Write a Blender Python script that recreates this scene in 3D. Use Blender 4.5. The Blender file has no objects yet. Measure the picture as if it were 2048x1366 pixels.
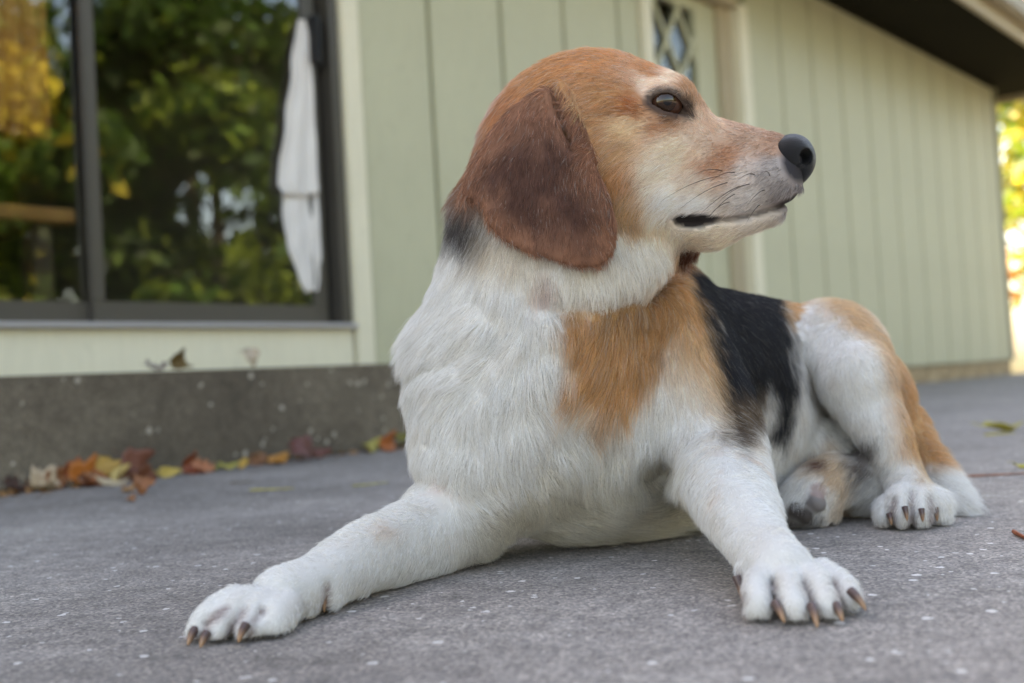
import bpy, bmesh, math, random, os
import numpy as np
from mathutils import Vector, Matrix

random.seed(7)
rng = np.random.default_rng(7)
scene = bpy.context.scene
COL = scene.collection

# ------------------------------------------------------------------ camera
FPX = 2300.0                      # focal length in pixels of the 2048 px wide photograph
CAM = np.array([0.0, 0.0, 0.12])  # the camera stands almost on the paving
PITCH, ROLL = math.radians(2.0), math.radians(3.23)
cam_data = bpy.data.cameras.new("camera")
cam = bpy.data.objects.new("camera", cam_data)
COL.objects.link(cam)
cam_data.sensor_width = 36.0
cam_data.lens = 36.0 * FPX / 2048.0
cam_data.clip_start = 0.02
cam_data.clip_end = 400.0
cam_data.dof.use_dof = True
cam_data.dof.focus_distance = 0.70
cam_data.dof.aperture_fstop = cam_data.lens / 1000.0 / 0.0068
cam_mat = Matrix.Rotation(math.radians(90) + PITCH, 3, 'X') @ Matrix.Rotation(-ROLL, 3, 'Z')
cam.matrix_world = Matrix.Translation(CAM) @ cam_mat.to_4x4()
scene.camera = cam
CR = np.array(cam_mat)            # columns: right, up, back

# ------------------------------------------------------------------ sky, sun, exposure
SUN_AZ, SUN_EL = math.radians(309), math.radians(38)   # azimuth clockwise from +Y
world = bpy.data.worlds.new("World")
scene.world = world
world.use_nodes = True
wn = world.node_tree
wn.nodes.clear()
w_out = wn.nodes.new("ShaderNodeOutputWorld")
w_bg = wn.nodes.new("ShaderNodeBackground")
w_sky = wn.nodes.new("ShaderNodeTexSky")
w_sky.sky_type = 'NISHITA'
w_sky.sun_disc = False
w_sky.sun_elevation = SUN_EL
w_sky.sun_rotation = SUN_AZ
w_sky.dust_density = 2.0
w_sky.ozone_density = 1.0
w_bg.inputs['Strength'].default_value = 0.15
wn.links.new(w_sky.outputs[0], w_bg.inputs[0])
wn.links.new(w_bg.outputs[0], w_out.inputs[0])
sun_data = bpy.data.lights.new("sun", 'SUN')
sun_data.energy = 3.5
sun_data.angle = math.radians(0.53)
sun_data.color = (1.0, 0.95, 0.88)
sun = bpy.data.objects.new("sun", sun_data)
COL.objects.link(sun)
sdir = Vector((math.sin(SUN_AZ) * math.cos(SUN_EL), math.cos(SUN_AZ) * math.cos(SUN_EL), math.sin(SUN_EL)))
sun.rotation_euler = sdir.to_track_quat('Z', 'Y').to_euler()
scene.view_settings.view_transform = 'Standard'
scene.view_settings.look = 'None'
scene.view_settings.exposure = 2.56
scene.view_settings.gamma = 1.0
scene.view_settings.use_white_balance = True
scene.view_settings.white_balance_temperature = 8800
scene.view_settings.white_balance_tint = 14
scene.render.engine = 'CYCLES'
scene.cycles.use_denoising = True
scene.cycles.max_bounces = 10
scene.cycles.diffuse_bounces = 4
scene.cycles.glossy_bounces = 4
scene.cycles.transmission_bounces = 8
scene.cycles.transparent_max_bounces = 12

# ------------------------------------------------------------------ measuring helpers
def ray(px, py):
    d = CR @ np.array([(px - 1024.0) / FPX, -(py - 683.0) / FPX, -1.0])
    return d / d[1]

def P(px, py, Y):
    """point of the place that stands Y metres from the camera, measured off the photograph"""
    return CAM + ray(px, py) * Y

def G(px, py, z=0.0):
    """point on the level plane of height z"""
    d = ray(px, py)
    return CAM + d * ((z - CAM[2]) / d[2])

def to_px(p):
    q = (np.asarray(p, float) - CAM) @ CR
    return np.stack([1024 + FPX * q[..., 0] / -q[..., 2], 683 - FPX * q[..., 1] / -q[..., 2]], -1)

# ------------------------------------------------------------------ scene helpers
def link(o, parent=None):
    COL.objects.link(o)
    if parent is not None:
        o.parent = parent
    return o

def tag(o, label=None, cat=None, group=None, kind=None):
    if label: o["label"] = label
    if cat: o["category"] = cat
    if group: o["group"] = group
    if kind: o["kind"] = kind
    return o

def mesh_obj(name, verts, faces, mat=None, parent=None, smooth=False):
    me = bpy.data.meshes.new(name)
    me.from_pydata([tuple(map(float, v)) for v in verts], [], [tuple(map(int, f)) for f in faces])
    me.update()
    if smooth:
        me.shade_smooth()
    o = bpy.data.objects.new(name, me)
    if mat is not None:
        me.materials.append(mat)
    return link(o, parent)

def empty(name, loc=(0, 0, 0), parent=None):
    o = bpy.data.objects.new(name, None)
    o.location = loc
    o.empty_display_size = 0.05
    return link(o, parent)

def new_mat(name):
    m = bpy.data.materials.new(name)
    m.use_nodes = True
    nt = m.node_tree
    return m, nt, nt.nodes["Principled BSDF"]

def nd(nt, typ, **kw):
    n = nt.nodes.new(typ)
    for k, v in kw.items():
        if k in n.inputs.keys() if hasattr(n.inputs, 'keys') else False:
            n.inputs[k].default_value = v
        else:
            setattr(n, k, v)
    return n

def srgb(r, g, b, gain=1.0):
    c = np.array([r, g, b], float) / 255.0
    c = np.where(c <= 0.04045, c / 12.92, ((c + 0.055) / 1.055) ** 2.4) * gain
    return c

def hash3(i, j, k, seed):
    h = (i * 374761393 + j * 668265263 + k * 2147483647 + seed * 1274126177) & 0xffffffff
    h = ((h ^ (h >> 13)) * 1274126177) & 0xffffffff
    return ((h ^ (h >> 16)) & 0xffffff) / float(0xffffff)

def vnoise(p, cell, seed=0):
    """smooth value noise in -1..1 on points p"""
    q = np.asarray(p, float) / cell
    i = np.floor(q).astype(np.int64)
    f = q - i
    f = f * f * (3 - 2 * f)
    out = 0
    for dx in (0, 1):
        for dy in (0, 1):
            for dz in (0, 1):
                w = (f[:, 0] if dx else 1 - f[:, 0]) * (f[:, 1] if dy else 1 - f[:, 1]) * (f[:, 2] if dz else 1 - f[:, 2])
                out = out + w * hash3(i[:, 0] + dx, i[:, 1] + dy, i[:, 2] + dz, seed)
    return out * 2 - 1
# ================================================================== the dog
# --- a small signed-distance modeller: pieces are melted together, then skinned
FAR = 0.04
class Sdf:
    def __init__(self):
        self.ops = []
    def add(self, fn, lo, hi, k, mode='u'):
        m = FAR + k
        self.ops.append((fn, np.asarray(lo, float) - m, np.asarray(hi, float) + m, k, mode))
    def eval(self, p):
        D = np.full(len(p), FAR)
        for fn, lo, hi, k, mode in self.ops:
            idx = np.flatnonzero((p[:, 0] > lo[0]) & (p[:, 0] < hi[0]) & (p[:, 1] > lo[1]) & (p[:, 1] < hi[1]) & (p[:, 2] > lo[2]) & (p[:, 2] < hi[2]))
            if not len(idx):
                continue
            q = p[idx]
            a = D[idx]
            if mode == 'd':
                D[idx] = a + fn(q)
                continue
            b = fn(q)
            if mode == 'u':
                h = np.clip(0.5 + 0.5 * (b - a) / k, 0, 1)
                D[idx] = b + (a - b) * h - k * h * (1 - h)
            else:      # carve
                b = -b
                h = np.clip(0.5 - 0.5 * (b - a) / k, 0, 1)
                D[idx] = b + (a - b) * h + k * h * (1 - h)
        return np.maximum(D, 0.0025 - p[:, 2])      # flattened where it lies on the paving
    def grad(self, p, e=0.0006):
        t = np.array([[1, -1, -1], [-1, -1, 1], [-1, 1, -1], [1, 1, 1]], float)
        g = sum(self.eval(p + e * v)[:, None] * v for v in t)
        return g / (np.linalg.norm(g, axis=1, keepdims=True) + 1e-12)

def rc_fn(a, b, r1, r2):
    a = np.asarray(a, float); b = np.asarray(b, float)
    ba = b - a
    l2 = ba @ ba
    rr = r1 - r2
    a2 = l2 - rr * rr
    il2 = 1.0 / l2
    def fn(p):
        pa = p - a
        y = pa @ ba
        z = y - l2
        v = pa * l2 - y[:, None] * ba
        x2 = (v * v).sum(1)
        y2 = y * y * l2
        z2 = z * z * l2
        k = np.sign(rr) * rr * rr * x2
        d1 = np.sqrt(x2 + z2) * il2 - r2
        d2 = np.sqrt(x2 + y2) * il2 - r1
        d3 = (np.sqrt(x2 * max(a2, 1e-12) * il2) + y * rr) * il2 - r1
        return np.where(np.sign(z) * a2 * z2 > k, d1, np.where(np.sign(y) * a2 * y2 < k, d2, d3))
    return fn

def poly_sd(x, y, poly):
    """signed distance to a polygon, inside negative"""
    d = np.full(x.shape, 1e18)
    s = np.ones(x.shape)
    n = len(poly)
    for i in range(n):
        ax, ay = poly[i]; bx, by = poly[i - 1]
        ex, ey = bx - ax, by - ay
        wx, wy = x - ax, y - ay
        t = np.clip((wx * ex + wy * ey) / (ex * ex + ey * ey + 1e-18), 0, 1)
        d = np.minimum(d, (wx - ex * t) ** 2 + (wy - ey * t) ** 2)
        c1 = y >= ay; c2 = y < by; c3 = ex * wy > ey * wx
        s = np.where((c1 & c2 & c3) | (~c1 & ~c2 & ~c3), -s, s)
    return s * np.sqrt(d)

def line_d(x, y, pts):
    d = np.full(x.shape, 1e18)
    for (ax, ay), (bx, by) in zip(pts[:-1], pts[1:]):
        ex, ey = bx - ax, by - ay
        t = np.clip(((x - ax) * ex + (y - ay) * ey) / (ex * ex + ey * ey), 0, 1)
        d = np.minimum(d, (x - ax - ex * t) ** 2 + (y - ay - ey * t) ** 2)
    return np.sqrt(d)

S = Sdf()
def chain(pts, k=0.012, sub=5, sdf=S):
    """pts: (px, py, Y, radius in metres); one smooth tapering limb through them"""
    w = np.array([np.append(P(a, b, c), r) for a, b, c, r in pts])
    if len(w) > 2:
        e = np.vstack([2 * w[0] - w[1], w, 2 * w[-1] - w[-2]])
        out = []
        for i in range(1, len(e) - 2):
            p0, p1, p2, p3 = e[i - 1:i + 3]
            for t in np.arange(sub) / sub:
                out.append(0.5 * (2 * p1 + (p2 - p0) * t + (2 * p0 - 5 * p1 + 4 * p2 - p3) * t * t + (3 * p1 - p0 - 3 * p2 + p3) * t ** 3))
        w = np.array(out + [w[-1]])
    fs = [(rc_fn(w[i, :3], w[i + 1, :3], w[i, 3], w[i + 1, 3]), np.minimum(w[i, :3] - w[i, 3], w[i + 1, :3] - w[i + 1, 3]), np.maximum(w[i, :3] + w[i, 3], w[i + 1, :3] + w[i + 1, 3])) for i in range(len(w) - 1)]
    def fn(p):
        d = np.full(len(p), 1.0)
        for f, lo, hi in fs:
            m = np.flatnonzero(((p > lo - 0.045) & (p < hi + 0.045)).all(1))
            if len(m):
                d[m] = np.minimum(d[m], f(p[m]))
        return d
    sdf.add(fn, (w[:, :3] - w[:, 3:]).min(0), (w[:, :3] + w[:, 3:]).max(0), k)

# --- the head has a frame of its own: u forward, w down, l towards its right side (px-sized units)
YH = 0.755
PSI = math.radians(10)
HS = YH / FPX
HO = P(1200, 300, YH)
H_f = math.cos(PSI) * CR[:, 0] + math.sin(PSI) * CR[:, 2]
H_l = math.cos(PSI) * CR[:, 2] - math.sin(PSI) * CR[:, 0]
H_u = CR[:, 1]
def head_local(p):
    q = (p - HO) / HS
    return np.stack([1200 + q @ H_f, 300 - q @ H_u, q @ H_l], 1)
def head_world(u, w, l):
    return HO + HS * ((u - 1200) * H_f - (w - 300) * H_u + l * H_l)
def HL(px, py, l=0.0):
    """head coordinates of what the photograph shows at a pixel, l out from the middle of the head"""
    d = ray(px, py)
    t = (l * HS - (CAM - HO) @ H_l) / (d @ H_l)
    return head_local((CAM + d * t)[None])[0]

def h_add(fn, c, R, k, mode='u'):
    """piece given in head coordinates around centre c with reach R"""
    cw = head_world(*c)
    S.add(lambda p: fn(head_local(p)) * HS, cw - R * HS, cw + R * HS, k, mode)

def h_ell(px, py, l, r, k, rot=0.0, sym=True):
    c = HL(px, py, l)
    r = np.asarray(r, float)
    cr, sr = math.cos(rot), math.sin(rot)
    for s in ((1, -1) if (sym and l) else (1,)):
        cc = np.array([c[0], c[1], c[2] * s])
        def fn(q, cc=cc):
            d = q - cc
            x = d[:, 0] * cr + d[:, 1] * sr
            y = -d[:, 0] * sr + d[:, 1] * cr
            d = np.stack([x, y, d[:, 2]], 1)
            k0 = np.sqrt(((d / r) ** 2).sum(1)); k1 = np.sqrt(((d / (r * r)) ** 2).sum(1)) + 1e-9
            return np.where(k0 < 1e-3, -r.min(), k0 * (k0 - 1) / k1)
        h_add(fn, cc, r.max(), k)

def h_rc(a, b, k, lat=1.0, sym=True):
    """a, b: (px, py, l, r); sideways width scaled by lat"""
    A = HL(*a[:3]); B = HL(*b[:3])
    for s in ((1, -1) if (sym and (a[2] or b[2])) else (1,)):
        sc = np.array([1, 1, s / lat])
        f = rc_fn(A * [1, 1, 1 / lat], B * [1, 1, 1 / lat], a[3], b[3])
        cc = (A + B) / 2 * [1, 1, s]
        h_add(lambda q, f=f, sc=sc: f(q * sc) * min(1.0, lat), cc, np.linalg.norm(B - A) / 2 + max(a[3], b[3]) * 1.1, k)

# --- trunk
chain([(1100, 800, 0.815, 0.084), (1365, 775, 0.89, 0.078), (1535, 748, 0.965, 0.062), (1655, 768, 1.01, 0.058)], 0.02)
chain([(1056, 655, 0.785, 0.061), (1060, 740, 0.79, 0.070), (1098, 850, 0.805, 0.071)], 0.025)          # breast
chain([(1180, 942, 0.825, 0.045), (1290, 968, 0.85, 0.042), (1420, 960, 0.90, 0.042)], 0.03)   # brisket on the paving
chain([(1470, 870, 0.925, 0.054), (1580, 880, 0.985, 0.040)], 0.03)         # belly
# --- neck
chain([(1055, 690, 0.785, 0.063), (1052, 570, 0.78, 0.055), (1060, 450, 0.775, 0.051), (1110, 330, 0.765, 0.044)], 0.03)
chain([(1130, 610, 0.775, 0.050), (1200, 470, 0.765, 0.040)], 0.03)          # throat
chain([(1255, 660, 0.83, 0.048), (1312, 605, 0.86, 0.036)], 0.03)            # withers
# --- dog's left shoulder and foreleg
chain([(1300, 690, 0.815, 0.047), (1385, 820, 0.795, 0.042), (1425, 905, 0.775, 0.0335)], 0.02)
chain([(1425, 900, 0.775, 0.0325), (1452, 975, 0.715, 0.0255), (1495, 1052, 0.65, 0.0192), (1524, 1100, 0.615, 0.0168), (1565, 1150, 0.583, 0.0172)], 0.012)
chain([(1478, 940, 0.735, 0.016), (1520, 1040, 0.665, 0.011)], 0.010)         # outer forearm muscle
chain([(1500, 1090, 0.612, 0.0085), (1508, 1098, 0.608, 0.0085)], 0.006)      # wrist bone
# --- dog's right shoulder and foreleg
chain([(978, 770, 0.775, 0.050), (962, 900, 0.76, 0.043), (930, 1010, 0.768, 0.033)], 0.03)
chain([(915, 1040, 0.770, 0.0295), (805, 1086, 0.715, 0.0225), (700, 1132, 0.662, 0.0170), (632, 1168, 0.632, 0.0162), (560, 1195, 0.606, 0.0155)], 0.016)
chain([(800, 1062, 0.705, 0.011), (725, 1090, 0.672, 0.012), (660, 1128, 0.645, 0.008)], 0.010)   # muscle along the top
chain([(860, 1105, 0.735, 0.014), (780, 1135, 0.70, 0.011)], 0.008)            # tendon below
chain([(945, 1080, 0.80, 0.013), (905, 1068, 0.775, 0.019)], 0.010)         # elbow point
chain([(712, 1188, 0.662, 0.008), (705, 1165, 0.665, 0.010)], 0.004)       # carpal pad
# --- hind quarters, dog's left
chain([(1652, 700, 0.985, 0.043), (1678, 706, 0.938, 0.0385), (1712, 764, 0.885, 0.030)], 0.008)
chain([(1722, 754, 0.876, 0.0235), (1724, 762, 0.874, 0.0225)], 0.008)      # knee cap
chain([(1712, 772, 0.885, 0.0275), (1762, 862, 0.868, 0.0215), (1803, 945, 0.858, 0.0152), (1826, 1000, 0.838, 0.0162)], 0.005)
chain([(1742, 800, 0.98, 0.034), (1785, 880, 0.965, 0.018)], 0.025)            # buttock
# --- hind quarters, dog's right: foot tucked under, sole to the camera
chain([(1640, 900, 0.93, 0.035), (1700, 960, 0.90, 0.026), (1742, 975, 0.885, 0.021)], 0.006)
chain([(1722, 945, 0.88, 0.021), (1662, 965, 0.872, 0.0205), (1622, 992, 0.862, 0.020), (1600, 1018, 0.856, 0.0165)], 0.006)
# --- tail
chain([(1800, 850, 1.0, 0.022), (1845, 900, 0.945, 0.0125), (1880, 960, 0.905, 0.014), (1908, 1005, 0.883, 0.0128), (1922, 1018, 0.874, 0.007)], 0.008)

# --- paws: each toe is knuckle, joint and tip
NAILS = []       # (root, tip, thickness)
def toe(kn, mid, tip, r, nail=None, k=0.005, side_groove=True):
    chain([(kn[0], kn[1], kn[2], r * 0.86), (mid[0], mid[1], mid[2], r * 1.0), (tip[0], tip[1], tip[2], r * 0.84)], k)
    if nail:
        NAILS.append((P(*nail[0]), P(*nail[1]), nail[2]))
# near right paw
toe((1532, 1150, 0.580), (1512, 1185, 0.560), (1516, 1210, 0.548), 0.0088, ((1552, 1212, 0.541), (1572, 1250, 0.5305), 0.0027), 0.004)
toe((1565, 1148, 0.578), (1580, 1190, 0.552), (1588, 1217, 0.540), 0.0090, ((1624, 1217, 0.533), (1637, 1261, 0.5225), 0.0028), 0.0015)
toe((1610, 1147, 0.578), (1640, 1185, 0.554), (1655, 1212, 0.541), 0.0090, ((1673, 1215, 0.535), (1688, 1248, 0.528), 0.0027), 0.0015)
toe((1640, 1142, 0.585), (1677, 1172, 0.566), (1694, 1196, 0.553), 0.0078, ((1704, 1187, 0.548), (1737, 1226, 0.538), 0.0027), 0.0015)
toe((1500, 1130, 0.602), (1486, 1150, 0.594), (1484, 1166, 0.590), 0.0052, ((1474, 1158, 0.584), (1487, 1208, 0.580), 0.0026), 0.005)   # dew claw
# near left paw
toe((470, 1197, 0.592), (425, 1232, 0.582), (402, 1258, 0.577), 0.0085, ((388, 1264, 0.571), (374, 1299, 0.5625), 0.0027), 0.004)
toe((498, 1200, 0.590), (455, 1238, 0.576), (432, 1264, 0.570), 0.0087, ((412, 1272, 0.563), (399, 1303, 0.5565), 0.0027), 0.0015)
toe((530, 1205, 0.590), (505, 1238, 0.577), (496, 1258, 0.569), 0.0086, ((490, 1255, 0.560), (474, 1290, 0.553), 0.0027), 0.0015)
toe((572, 1212, 0.592), (552, 1237, 0.581), (546, 1250, 0.576), 0.0098, None, 0.0015)
toe((672, 1165, 0.642), (664, 1190, 0.630), (660, 1203, 0.626), 0.0058, ((651, 1180, 0.622), (648, 1232, 0.618), 0.0024), 0.005)       # dew claw
# far right paw (hind, dog's left)
toe((1795, 995, 0.842), (1775, 1015, 0.831), (1769, 1032, 0.826), 0.0088, ((1779, 1032, 0.816), (1784, 1053, 0.812), 0.0026), 0.005)
toe((1812, 985, 0.838), (1803, 1003, 0.823), (1803, 1030, 0.815), 0.0108, ((1810, 1018, 0.804), (1815, 1046, 0.800), 0.0026), 0.0015)
toe((1836, 985, 0.838), (1841, 1003, 0.823), (1844, 1030, 0.815), 0.0112, ((1843, 1022, 0.803), (1846, 1048, 0.800), 0.0026), 0.0015)
toe((1856, 990, 0.842), (1876, 1005, 0.830), (1879, 1028, 0.826), 0.0092, ((1871, 1020, 0.816), (1875, 1046, 0.813), 0.0026), 0.005)
# tucked paw, seen from below: toe pads
chain([(1578, 1018, 0.856, 0.0085), (1574, 1030, 0.856, 0.008)], 0.005)
chain([(1604, 1032, 0.850, 0.0085), (1606, 1042, 0.852, 0.007)], 0.004)
chain([(1634, 1024, 0.852, 0.0085), (1640, 1034, 0.856, 0.008)], 0.004)
chain([(1655, 1012, 0.858, 0.0085), (1660, 1024, 0.862, 0.0085)], 0.005)
chain([(1632, 1004, 0.842, 0.0066), (1636, 1008, 0.842, 0.0062)], 0.0015)   # pads
chain([(1632, 981, 0.847, 0.0058), (1642, 984, 0.848, 0.0055)], 0.003)
chain([(1590, 1020, 0.846, 0.0048), (1590, 1024, 0.846, 0.0046)], 0.0012)
chain([(1610, 1034, 0.842, 0.0046), (1612, 1037, 0.842, 0.0044)], 0.0012)

# --- head
h_ell(1182, 262, 0, (188, 160, 142), 0.03)
h_ell(1120, 330, 0, (150, 150, 120), 0.02)
h_ell(1316, 238, 0, (90, 90, 84), 0.012)
h_ell(1336, 207, 58, (58, 55, 46), 0.008, 0.25)
h_ell(1240, 350, 45, (150, 122, 92), 0.015)
h_ell(1335, 300, 62, (95, 66, 50), 0.012, 0.3)
h_rc((1370, 332, 0, 108), (1540, 331, 0, 63), 0.012, 0.74)
h_rc((1365, 382, 38, 58), (1540, 367, 20, 42), 0.014)
h_rc((1280, 395, 0, 78), (1422, 447, 0, 47), 0.010, 0.9)
h_rc((1422, 447, 0, 47), (1548, 424, 0, 23), 0.006, 1.05)
h_ell(1572, 378, 12, (27, 30, 26), 0.005)
# throat skin folding over the chest
chain([(1080, 545, 0.750, 0.026), (1185, 548, 0.742, 0.0245), (1262, 536, 0.748, 0.022), (1302, 514, 0.760, 0.016)], 0.016)
# mouth
MOUTH = [HL(x, y, l)[:2] for x, y, l in ((1352, 442, 78), (1400, 445, 74), (1445, 437, 70), (1500, 428, 62), (1550, 414, 48), (1588, 398, 22), (1602, 388, 0))]
h_add(lambda q: 9.0 * np.exp(-(line_d(q[:, 0], q[:, 1], MOUTH) / 6.5) ** 2), HL(1470, 420), 200, 0.001, 'd')
# eye sockets: lids over the ball, almond opening
EYE_PX = (1334, 205)
EL = 84.0
EC = HL(EYE_PX[0], EYE_PX[1], EL)
ER = 33.0
AL = [HL(x, y, EL + ER * 0.8)[:2] for x, y in ((1299, 204), (1307, 195), (1320, 188.5), (1336, 187), (1350, 192), (1362, 203), (1373, 219), (1378, 225), (1367, 225), (1352, 226), (1334, 224), (1317, 216), (1305, 209))]
for s in (1, -1):
    ec = EC * [1, 1, s]
    h_add(lambda q, ec=ec: np.linalg.norm((q - ec) * [0.88, 1, 1], axis=1) - (ER + 6.5), ec, ER + 10, 0.006)
    def almond(q, s=s):
        d = poly_sd(q[:, 0], q[:, 1], AL)
        return np.maximum(d, (EL + 4) - q[:, 2] * s)
    h_add(almond, ec, ER + 30, 0.0012, 'c')

# --- ears: thick flaps hanging beside the cheeks
def ear(poly_px, l_of_w, sgn, thick, bow, cx):
    lm = float(np.mean(l_of_w[1]))
    pl = [HL(x, y, sgn * lm)[:2] for x, y in poly_px]
    cu = HL(cx, 350, sgn * lm)[0]
    ws = [HL(cx, y, sgn * lm)[1] for y in l_of_w[0]]
    def mid(u, w):
        r = np.interp(w, ws, l_of_w[1])
        return r - bow * ((u - cu) / 150.0) ** 2 + 5.0 * np.sin((u - cu) / 30.0 + w / 80.0) * np.clip((w - 230) / 160, 0, 1) + 9.0 * np.exp(-((u - cu - 40 - 0.32 * (w - 330)) / 22.0) ** 2) * np.clip((430 - w) / 150, 0, 1)
    def fn(q):
        u, w, l = q[:, 0], q[:, 1], q[:, 2] * sgn
        d2 = poly_sd(u, w, pl)
        t = np.abs(l - mid(u, w)) * 0.9 - thick
        a = np.maximum(d2 + thick, 0)
        b = np.maximum(t + thick, 0)
        return np.where((d2 > -thick), np.hypot(a, b) - thick, t)
    c = np.mean(pl, axis=0)
    h_add(fn, (c[0], c[1], sgn * lm), 250, 0.004)
    return fn, pl
EAR = [(1118, 166), (1092, 170), (1048, 190), (1000, 228), (968, 280), (942, 330), (926, 372), (928, 396), (950, 402), (966, 414), (978, 450), (1012, 484), (1060, 508), (1110, 526), (1160, 536),
       (1196, 535), (1218, 518), (1232, 490), (1234, 455), (1226, 415), (1212, 375), (1194, 335), (1176, 290), (1158, 245), (1144, 205), (1134, 175)]
ear_fn, EARPL = ear(EAR, ([150, 190, 240, 320, 420, 540], [108, 134, 154, 174, 184, 176]), 1, 8.5, 16, 1095)
EAR2 = [(x + 176, y - 2) for x, y in EAR]
ear2_fn, _ = ear(EAR2, ([130, 190, 240, 320, 420, 540], [100, 120, 140, 150, 146, 130]), -1, 8.0, 16, 1270)
# rolled front edge of the near ear
h_rc((1122, 172, 138, 11), (1146, 225, 152, 10), 0.003, sym=False)
h_rc((1146, 225, 152, 10), (1190, 325, 164, 7), 0.002, sym=False)
h_rc((930, 392, 150, 8), (962, 408, 158, 9), 0.003, sym=False)

# --- creases that the coat shows
def crease(pts, Y, amp, sig):
    """shallow furrow along a line on the body"""
    w = np.array([P(x, y, Y) for x, y in pts])
    lo, hi = w.min(0) - 0.05, w.max(0) + 0.05
    ax = (w.mean(0) - CAM); ax /= np.linalg.norm(ax)
    rt = np.cross(ax, [0, 0, 1]); rt /= np.linalg.norm(rt); up = np.cross(rt, ax)
    o = w.mean(0)
    pl = [((v - o) @ rt, (v - o) @ up) for v in w]
    S.add(lambda p: amp * np.exp(-(line_d((p - o) @ rt, (p - o) @ up, pl) / sig) ** 2), lo, hi, 0.0, 'd')
crease([(810, 745), (880, 738), (960, 700)], 0.72, 0.0022, 0.008)
crease([(1085, 540), (1095, 580), (1120, 610)], 0.70, 0.003, 0.007)
crease([(1330, 690), (1300, 760), (1250, 840), (1230, 900)], 0.75, 0.003, 0.012)
crease([(1385, 600), (1430, 700), (1465, 830)], 0.82, 0.003, 0.008)
crease([(1600, 700), (1625, 790), (1680, 870)], 0.93, 0.003, 0.006)
crease([(1190, 880), (1200, 950), (1160, 1010)], 0.75, 0.006, 0.014)      # between breast and foreleg
crease([(1330, 935), (1300, 960), (1340, 1010)], 0.78, 0.006, 0.010)
crease([(1590, 640), (1602, 720), (1640, 820), (1700, 900)], 0.90, 0.006, 0.007)
crease([(1120, 614), (1220, 614), (1300, 590), (1345, 548)], 0.74, 0.005, 0.006)
crease([(1106, 178), (1118, 230), (1146, 300)], 0.70, 0.0026, 0.0032)     # fold at the root of the ear
crease([(1010, 236), (986, 320), (990, 400)], 0.70, 0.0010, 0.004)
crease([(840, 960), (890, 985), (960, 990)], 0.72, 0.002, 0.008)
crease([(1380, 890), (1340, 930), (1300, 950)], 0.75, 0.002, 0.008)

_lc = P(1040, 760, 0.72)
def loose(p):
    g = np.exp(-(((p - _lc) / [0.10, 0.06, 0.085]) ** 2).sum(1)) * np.clip((0.215 - p[:, 2]) / 0.04, 0, 1)
    q = p * [1.0, 1.0, 0.75] + 0.012 * np.stack([vnoise(p, 0.03, 61), vnoise(p, 0.03, 62), vnoise(p, 0.03, 63)], 1)
    return g * (0.0055 * np.abs(vnoise(q, 0.028, 64)) * -1 + 0.0024 * vnoise(q, 0.013, 65))
S.add(loose, _lc - 0.14, _lc + 0.14, 0.0, 'd')
# --- skinning (surface nets on a fine grid near the surface, coarse test first)
def skin(sdf, lo, hi, h, f=4):
    lo = np.asarray(lo, float)
    H = h * f
    nc = np.ceil((np.asarray(hi) - lo) / H).astype(int) + 1
    ax = [lo[i] + H * np.arange(nc[i]) for i in range(3)]
    gp = np.stack(np.meshgrid(*ax, indexing='ij'), -1).reshape(-1, 3)
    Dc = sdf.eval(gp).reshape(nc)
    near = np.abs(Dc) < H * 2.2
    nf = (nc - 1) * f + 1
    ci = [np.minimum((np.arange(nf[i]) + f // 2) // f, nc[i] - 1) for i in range(3)]
    F = Dc[np.ix_(*ci)].astype(np.float32)
    m = near[np.ix_(*ci)]
    idx = np.argwhere(m)
    F[m] = sdf.eval(lo + idx * h)
    s = F < 0
    # cells with a change of sign
    c = np.zeros(tuple(n - 1 for n in nf), np.int8)
    for dx in (0, 1):
        for dy in (0, 1):
            for dz in (0, 1):
                c += s[dx:nf[0] - 1 + dx, dy:nf[1] - 1 + dy, dz:nf[2] - 1 + dz]
    cells = np.argwhere((c > 0) & (c < 8))
    vid = np.full(c.shape, -1, np.int32)
    vid[tuple(cells.T)] = np.arange(len(cells))
    acc = np.zeros((len(cells), 3)); cnt = np.zeros(len(cells))
    corners = [(a, b, d) for a in (0, 1) for b in (0, 1) for d in (0, 1)]
    for i, A in enumerate(corners):
        for B in corners[i + 1:]:
            if sum(abs(np.array(A) - B)) != 1:
                continue
            ia = cells + A; ib = cells + B
            fa = F[tuple(ia.T)]; fb = F[tuple(ib.T)]
            x = (fa < 0) != (fb < 0)
            t = np.where(x, fa / np.where(x, fa - fb, 1), 0)
            acc += x[:, None] * (np.array(A) + t[:, None] * (np.array(B) - A))
            cnt += x
    V = lo + h * (cells + acc / cnt[:, None])
    quads = []
    for a in range(3):
        b, d = (a + 1) % 3, (a + 2) % 3
        sl0 = [slice(None)] * 3; sl1 = [slice(None)] * 3
        sl0[a] = slice(0, nf[a] - 1); sl1[a] = slice(1, nf[a])
        s0 = s[tuple(sl0)]; s1 = s[tuple(sl1)]
        e = np.argwhere(s0 != s1)
        e = e[(e[:, b] > 0) & (e[:, d] > 0) & (e[:, b] < nf[b] - 1) & (e[:, d] < nf[d] - 1)]
        inside = s0[tuple(e.T)]
        q = []
        for ob, od in ((0, 0), (-1, 0), (-1, -1), (0, -1)):
            g = e.copy(); g[:, b] += ob; g[:, d] += od
            q.append(vid[tuple(g.T)])
        q = np.stack(q, 1)
        q[~inside] = q[~inside][:, ::-1]
        quads.append(q)
    Q = np.concatenate(quads)
    Q = Q[(Q >= 0).all(1)]
    return V, Q

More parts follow.
